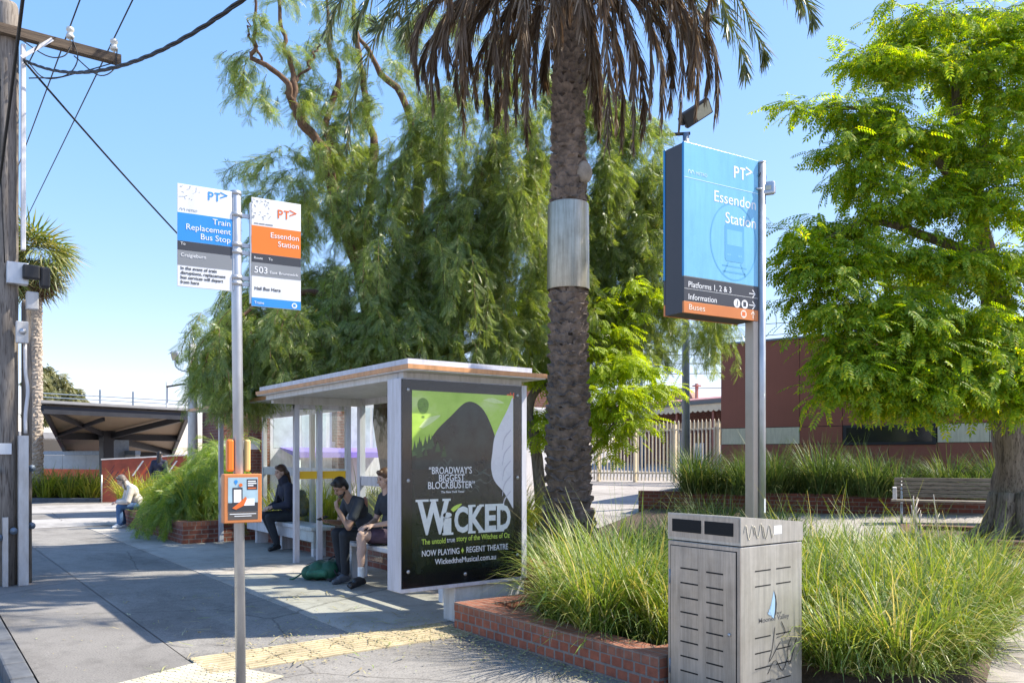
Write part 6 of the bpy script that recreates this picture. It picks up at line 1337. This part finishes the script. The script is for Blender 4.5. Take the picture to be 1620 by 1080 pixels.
def person(label, loc, rz, J, skin, hair, cloth, vox=.010, group=None):
    """J: joints in the person's own frame (x forward, y to their left, z up)"""
    t = thing('person', label, 'person', loc, rz); v = {k: Vector(p) for k, p in J.items() if isinstance(p, tuple) and not isinstance(p[0], tuple)}
    caps = []; ells = []
    hd = v['head']; hp = J.get('pitch', 0); hy = J.get('yaw', 0); HR = Matrix.Rotation(hy, 3, 'Z') @ Matrix.Rotation(hp, 3, 'Y')
    h = lambda x, y, z: hd + HR @ Vector((x, y, z))
    ells += [(h(-.012, 0, .035), (.096, .077, .098), HR), (h(.022, 0, -.045), (.068, .058, .075), HR)]
    caps += [(h(.055, 0, -.088), .026, h(.058, 0, -.082), .026), (h(.086, 0, .012), .010, h(.108, 0, -.022), .014), (h(.104, .012, -.024), .009, h(.104, -.012, -.024), .009), (h(.07, .045, .03), .012, h(.07, -.045, .03), .012)]
    for s in (1, -1): ells.append((h(-.008, .078 * s, -.01), (.018, .009, .032), HR)); caps.append((h(.05, .038 * s, -.028), .025, h(.03, .05 * s, -.05), .02))
    caps.append((h(-.025, 0, -.05), .052, v['neck'], .058))
    ch = v['chest']; hip = v['hip']; up = (ch - hip).normalized()
    fw = Vector((1, 0, 0)) - up * up.x; fw.normalize(); TR = Matrix((fw, Vector((0, 1, 0)), up)).transposed()
    cw = J.get('cw', 1.0)
    ells += [(ch, (.115, .17 * cw, .17), TR), (ch.lerp(hip, .55), (.108, .145 * cw, .17), TR), (hip + Vector((0, 0, .02)), (.13, .17, .12), None)]
    caps.append((v['neck'], .055, ch, .09))
    for s, k in ((1, 'l'), (-1, 'r')):
        sh = v.get('sh' + k, ch + up * .10 + Vector((0, .175 * s * cw, 0))); el = v['el' + k]; wr = v['wr' + k]
        v['sh' + k] = sh
        caps += [(ch + up * .10, .07, sh, .058), (sh, .055, el, .041), (el, .042, wr, .027)]
        hj = v.get('hj' + k, hip + Vector((.02, .09 * s, 0))); v['hj' + k] = hj; kn = v['kn' + k]; an = v['an' + k]; to = v['to' + k]
        caps += [(hj, .088, kn, .058), (kn, .056, kn.lerp(an, .35) + Vector((-.012, 0, 0)), .056), (kn.lerp(an, .35), .055, an, .036), (an, .036, an.lerp(to, .15) - Vector((0, 0, .03)), .034), (an - Vector((0, 0, .035)), .032, to, .026)]
        hd_, pl_, cu_ = J['ha' + k]; hand(caps, wr, hd_, pl_, cu_, 1.0, -s)
    melt('body', caps, ells, skin, t, vox * .8, 4)
    # eyes, brows and mouth
    for s in (1, -1):
        m = MB(); m.ball(h(.078, .032 * s, .012), (.010, .013, .007), 10, 6); m.build('eye', SK['eye'], t)
        m = MB(); m.tube([h(.083, .018 * s, .034), h(.082, .034 * s, .039), h(.074, .048 * s, .033)], [.003, .0045, .003], 6); m.build('eyebrow', hair, t)
    m = MB(); m.tube([h(.080, .022, -.058), h(.090, 0, -.056), h(.080, -.022, -.058)], [.004, .007, .004], 6); m.build('mouth', SK['lip'], t)
    cloth(t, v, h, HR, TR, up, ch, hip, vox)
    return t
def shirt(t, v, ch, hip, up, TR, mat, vox, sleeve=.55, name='shirt', pad=.014, cw=1.0, collar=0.0):
    caps = [(ch + up * .10, .07 + pad, ch, .09 + pad)]; ells = [(ch, (.115 + pad, .17 * cw + pad, .17), TR), (ch.lerp(hip, .55), (.108 + pad, .145 * cw + pad, .17), TR), (hip + Vector((0, 0, .05)), (.13 + pad, .17 + pad, .10), None)]
    for k in ('l', 'r'):
        sh, el, wr = v['sh' + k], v['el' + k], v['wr' + k]; caps.append((ch + up * .10, .07 + pad, sh, .058 + pad))
        if sleeve < 1: caps.append((sh, .058 + pad, sh.lerp(el, sleeve), .052 + pad))
        else: caps += [(sh, .056 + pad, el, .043 + pad), (el, .043 + pad, el.lerp(wr, .93), .032 + pad)]
    if collar: caps.append((v['neck'] - up * .03, .066 + pad, v['neck'] + up * collar, .062 + pad))
    return melt(name, caps, ells, mat, t, vox, 4)
def trousers(t, v, hip, mat, vox, name='trousers', pad=.013, flare=0.0, upto=1.0):
    caps = []; ells = [(hip + Vector((0, 0, .01)), (.13 + pad, .17 + pad, .115 + pad), None)]
    for k in ('l', 'r'):
        hj, kn, an = v['hj' + k], v['kn' + k], v['an' + k]; caps += [(hj, .09 + pad, kn, .06 + pad), (kn, .059 + pad, kn.lerp(an, .95 * upto), .043 + pad + flare)]
    return melt(name, caps, ells, mat, t, vox, 4)
def shoes(t, v, mat, vox, name='shoe'):
    for k in ('l', 'r'):
        an, to = v['an' + k], v['to' + k]; heel = an + (an - to).normalized() * .035; heel.z = an.z - .055
        melt(name, [(an - Vector((0, 0, .02)), .045, heel, .038), (heel, .038, to + Vector((0, 0, -.004)), .036), (an - Vector((0, 0, .01)), .044, an.lerp(to, .55), .042), (to - (to - heel).normalized() * .03, .04, to, .038)], [], mat, t, vox, 3)
def hair_cap(t, h, HR, mat, vox, long=None, name='hair', beard=False):
    e = [(h(-.022, 0, .052), (.102, .086, .098), HR), (h(-.05, 0, .0), (.07, .078, .085), HR)]; c = [(h(.055, .03, .10), .03, h(.055, -.03, .10), .03)]
    if long: c += long
    melt(name, c, e, mat, t, vox, 3)
    if beard:
        melt('beard', [(h(.07, .028, -.062), .014, h(.07, -.028, -.062), .014), (h(.074, .022, -.10), .023, h(.074, -.022, -.10), .023)] + [(h(.06, .036 * s, -.09), .022, h(.02, .055 * s, -.06), .020) for s in (1, -1)] + [(h(.095, .02, -.042), .007, h(.095, -.02, -.042), .007)], [], mat, t, vox * .8, 2)

# man in the shelter, hand at his mouth, phone in the other hand (faces the road: -X)
Jm = dict(hip=(0, 0, .61), chest=(.22, 0, .97), neck=(.365, .0, 1.13), head=(.45, -.01, 1.24), pitch=R(36), yaw=R(4), cw=1.05,
          knl=(.47, .15, .63), anl=(.45, .14, .11), tol=(.62, .17, .035), knr=(.45, -.15, .63), anr=(.36, -.16, .11), tor=(.53, -.20, .035),
          ell=(.44, .22, .73), wrl=(.53, .05, .98), hal=((.0, -.30, .9), (-.9, -.2, .1), 1.1), elr=(.36, -.25, .755), wrr=(.57, -.12, .795), har=((.95, .25, .12), (.1, .35, .9), .75))
def cl_man(t, v, h, HR, TR, up, ch, hip, vox):
    shirt(t, v, ch, hip, up, TR, SK['tee'], vox, .62, 't_shirt', .014, 1.05); trousers(t, v, hip, SK['jean'], vox); shoes(t, v, SK['grey_shoe'], vox); hair_cap(t, h, HR, SK['black_hair'], vox, beard=True)
    b = ch - TR @ Vector((.13, -.05, -.05)); m = MB(); m.ball(ch + TR @ Vector((-.082, .115, .02)), (.04, .05, .09), 12, 8); m.build('back_print', SK['print_'], t)
mp = Vector((5.03, 9.98, 0))
person('bearded man in dark T-shirt and trousers sitting in the shelter looking down at his phone', mp, R(180), Jm, SK['tan'], SK['black_hair'], cl_man)
ph = mp + Matrix.Rotation(R(180), 3, 'Z') @ Vector((.665, -.09, .845))
m = MB(); m.box((-.075, -.037, -.005), (.075, .037, .005), bev=.004); b_ = m.build('phone', K['blackmatt']); b_.location = ph; b_.rotation_euler = (R(10), R(-18), R(12)); tag(b_, 'black phone held by the bearded man in the shelter', 'phone')
m = MB(); m.box((-.07, -.033, .0055), (.07, .033, .0062)); m.build('screen', K['glass_dark'], b_)
# woman beside him, mostly behind the poster panel, legs crossed
Jw = dict(hip=(0, 0, .62), chest=(.05, 0, 1.02), neck=(.09, 0, 1.22), head=(.12, 0, 1.36), pitch=R(12), cw=.86, knl=(.47, .03, .72), anl=(.50, .12, .29), tol=(.64, .16, .20), knr=(.43, -.06, .61), anr=(.42, -.06, .11), tor=(.58, -.06, .035),
          ell=(.12, .24, .82), wrl=(.33, .10, .78), hal=((.9, -.3, -.1), (0, -.2, -1), .4), elr=(.12, -.24, .82), wrr=(.32, -.08, .77), har=((.9, .3, -.1), (0, .2, -1), .4))
Jw['knl'] = (.47, .05, .665); Jw['anl'] = (.50, .10, .14); Jw['tol'] = (.655, .15, .05)
def cl_woman(t, v, h, HR, TR, up, ch, hip, vox):
    shirt(t, v, ch, hip, up, TR, SK['tee'], vox, .6, 'top', .014, .86)
    melt('skirt', [(v['hjl'], .105, v['hjl'].lerp(v['knl'], .62), .095), (v['hjr'], .105, v['hjr'].lerp(v['knr'], .62), .095), (v['hjl'].lerp(v['knl'], .5), .085, v['hjr'].lerp(v['knr'], .5), .085)], [(hip + Vector((0, 0, .02)), (.15, .19, .13), None)], SK['plum'], t, vox, 4)
    for k in ('l', 'r'): melt('sock', [(v['an' + k] + (v['kn' + k] - v['an' + k]).normalized() * .115, .047, v['an' + k] - Vector((0, 0, .02)), .043)], [], SK['sock'], t, vox, 2)
    shoes(t, v, SK['shoe'], vox); hair_cap(t, h, HR, SK['brown_hair'], vox, [(h(-.07, 0, 0), .06, h(-.08, 0, -.2), .05), (h(-.04, .06, 0), .03, h(-.05, .07, -.16), .03), (h(-.04, -.06, 0), .03, h(-.05, -.07, -.16), .03)])
person('person in plum skirt with white socks and black shoes seated partly behind the poster panel', (5.05, 9.42, 0), R(180), Jw, SK['fair'], SK['brown_hair'], cl_woman)
# traveller in navy in the far shelter with a backpack on
Jt = dict(hip=(0, 0, .60), chest=(.09, 0, 1.02), neck=(.15, 0, 1.22), head=(.20, 0, 1.37), pitch=R(8), yaw=R(6), knl=(.45, .12, .60), anl=(.30, .12, .13), tol=(.44, .13, .045), knr=(.46, -.06, .63), anr=(.24, -.08, .13), tor=(.36, -.1, .03),
          ell=(.16, .25, .82), wrl=(.36, .12, .78), hal=((.9, -.4, 0), (0, -.3, -1), .8), elr=(.16, -.25, .82), wrr=(.36, -.08, .76), har=((.9, .3, 0), (0, .3, -1), .8))
def cl_trav(t, v, h, HR, TR, up, ch, hip, vox):
    shirt(t, v, ch, hip, up, TR, SK['navy'], vox, 1, 'coat', .026, 1, .035); trousers(t, v, hip, SK['jean'], vox); shoes(t, v, SK['shoe'], vox)
    hair_cap(t, h, HR, SK['brown_hair'], vox, [(h(-.09, 0, .02), .045, h(-.13, 0, -.03), .04), (h(-.13, 0, -.03), .035, h(-.16, 0, -.2), .025)])
tpos = Vector((5.46, 13.95, 0))
person('person with tied back brown hair in navy coat seated in the far shelter', tpos, R(180), Jt, SK['fair'], SK['brown_hair'], cl_trav)
t = thing('backpack', 'black and steel blue backpack worn by the seated person in navy', 'backpack', tpos + Vector((.10, 0, .62)), R(180))
melt('bag', [(Vector((-.07, -.10, .06)), .10, Vector((-.07, .10, .06)), .10), (Vector((-.05, -.09, .36)), .085, Vector((-.05, .09, .36)), .085), (Vector((-.08, -.09, .2)), .12, Vector((-.08, .09, .2)), .12)], [], M('backpack_blue', (.035, .05, .075), .7, var=.5, vs=6, bmp=.4, bs=14), t, .014, 5)
melt('front_pocket', [(Vector((-.19, -.07, .08)), .05, Vector((-.19, .07, .08)), .05), (Vector((-.185, -.06, .17)), .045, Vector((-.185, .06, .17)), .045)], [], M('pocket_grey', (.16, .19, .23), .7, var=.4, vs=6), t, .012, 3)
for s in (-.12, .12):
    m = MB(); m.tube(curve([Vector((-.0, s, .42)), Vector((.12, s * 1.2, .44)), Vector((.30, s * 1.25, .33)), Vector((.28, s * 1.25, .14)), Vector((.05, s * 1.2, .02))], 14), .016, 6); m.build('shoulder_strap', K['blackmatt'], t)
# person in pale jacket and jeans hunched on the brick wall
Js = dict(hip=(0, 0, .50), chest=(.17, 0, .84), neck=(.30, 0, 1.00), head=(.39, 0, 1.09), pitch=R(30), knl=(.46, .11, .50), anl=(.44, .11, .11), tol=(.58, .12, .035), knr=(.40, -.12, .50), anr=(.34, -.12, .11), tor=(.48, -.14, .035),
          ell=(.30, .23, .62), wrl=(.48, .10, .60), hal=((.9, -.3, 0), (0, -.3, -1), .7), elr=(.28, -.24, .62), wrr=(.46, -.08, .60), har=((.9, .3, 0), (0, .3, -1), .7))
def cl_sit(t, v, h, HR, TR, up, ch, hip, vox):
    shirt(t, v, ch, hip, up, TR, SK['cream'], vox, 1, 'jacket', .03, 1, .03); trousers(t, v, hip, SK['denim'], vox, flare=.02); shoes(t, v, SK['sock'], vox)
    hair_cap(t, h, HR, M('grey_brown_hair', (.16, .13, .11), .6, var=.5, vs=20), vox, [(h(-.03, .07, .0), .035, h(.03, .075, -.2), .03), (h(-.03, -.07, .0), .035, h(.03, -.075, -.2), .03), (h(-.07, 0, 0), .05, h(-.09, 0, -.15), .05)])
person('person in cream jacket and blue jeans hunched over on the brick bed wall', (4.36, 20.55, 0), R(178), Js, SK['fair'], SK['brown_hair'], cl_sit, .013)
# someone walking down to the ramp
Jp = dict(hip=(0, 0, .96), chest=(.01, 0, 1.36), neck=(.015, 0, 1.56), head=(.04, 0, 1.68), pitch=R(4), knl=(.16, .10, .52), anl=(.08, .1, .1), tol=(.23, .1, .035), knr=(-.02, -.1, .52), anr=(-.24, -.1, .14), tor=(-.12, -.1, .035),
          ell=(-.02, .25, 1.16), wrl=(.10, .23, .94), hal=((.3, 0, -.9), (0, -1, 0), .4), elr=(-.08, -.25, 1.16), wrr=(.02, -.25, .92), har=((.2, 0, -.9), (0, 1, 0), .4))
def cl_walk(t, v, h, HR, TR, up, ch, hip, vox):
    shirt(t, v, ch, hip, up, TR, SK['navy'], vox, 1, 'coat', .03, 1.0, .02); trousers(t, v, hip, SK['jean'], vox); shoes(t, v, SK['shoe'], vox)
    hair_cap(t, h, HR, SK['black_hair'], vox, [(h(-.06, 0, 0), .07, h(-.09, 0, -.22), .06)])
g = at(252, 26.6); person('person with dark hair in black coat walking towards the ramp beyond the bush', (g.x, g.y, 0), R(60), Jp, SK['fair'], SK['black_hair'], cl_walk, .014)
# green backpack on the ground
g = at(505, 11.0); t = thing('backpack', 'dark green backpack slumped on the ground before the bearded man', 'backpack', (g.x, g.y, 0), R(-36))
GB = M('green_nylon', (.02, .10, .055), .6, var=.45, vs=7, bmp=.6, bs=14)
V3 = Vector
melt('bag', [(V3((-.12, -.1, .10)), .10, V3((-.10, .1, .10)), .10), (V3((.16, -.1, .13)), .13, V3((.16, .1, .13)), .13), (V3((.0, -.1, .13)), .125, V3((.0, .1, .13)), .125), (V3((.25, 0, .2)), .06, V3((.27, 0, .26)), .045)], [], GB, t, .013, 5)
melt('front_pocket', [(V3((-.08, -.19, .10)), .05, V3((.12, -.20, .11)), .06)], [], M('green_pocket', (.035, .16, .09), .6, var=.4, vs=8, bmp=.5, bs=16), t, .012, 3)
m = MB(); m.tube(curve([V3((.26, 0, .24)), V3((.22, -.06, .31)), V3((.14, -.08, .27))], 10), .011, 6); m.build('carry_handle', K['blackmatt'], t)
for s in (-1, 1):
    m = MB(); m.tube(curve([V3((.2, -.15 * s, .2)), V3((.26, -.2 * s, .12)), V3((.3, -.18 * s, .02)), V3((.2, -.26, .015))], 12), .012, 6); m.build('shoulder_strap', K['blackmatt'], t)
m = MB(); m.tube(curve([V3((-.2, -.05, .10)), V3((-.27, -.08, .05)), V3((-.33, -.10, .015)), V3((-.38, -.06, .012))], 12), .011, 6); m.build('loose_strap', GB, t)
m = MB(); m.tube(curve([V3((-.18, .0, .185)), V3((.0, -.03, .26)), V3((.2, -.04, .265))], 12), .004, 5); m.build('zip', K['blackmatt'], t)
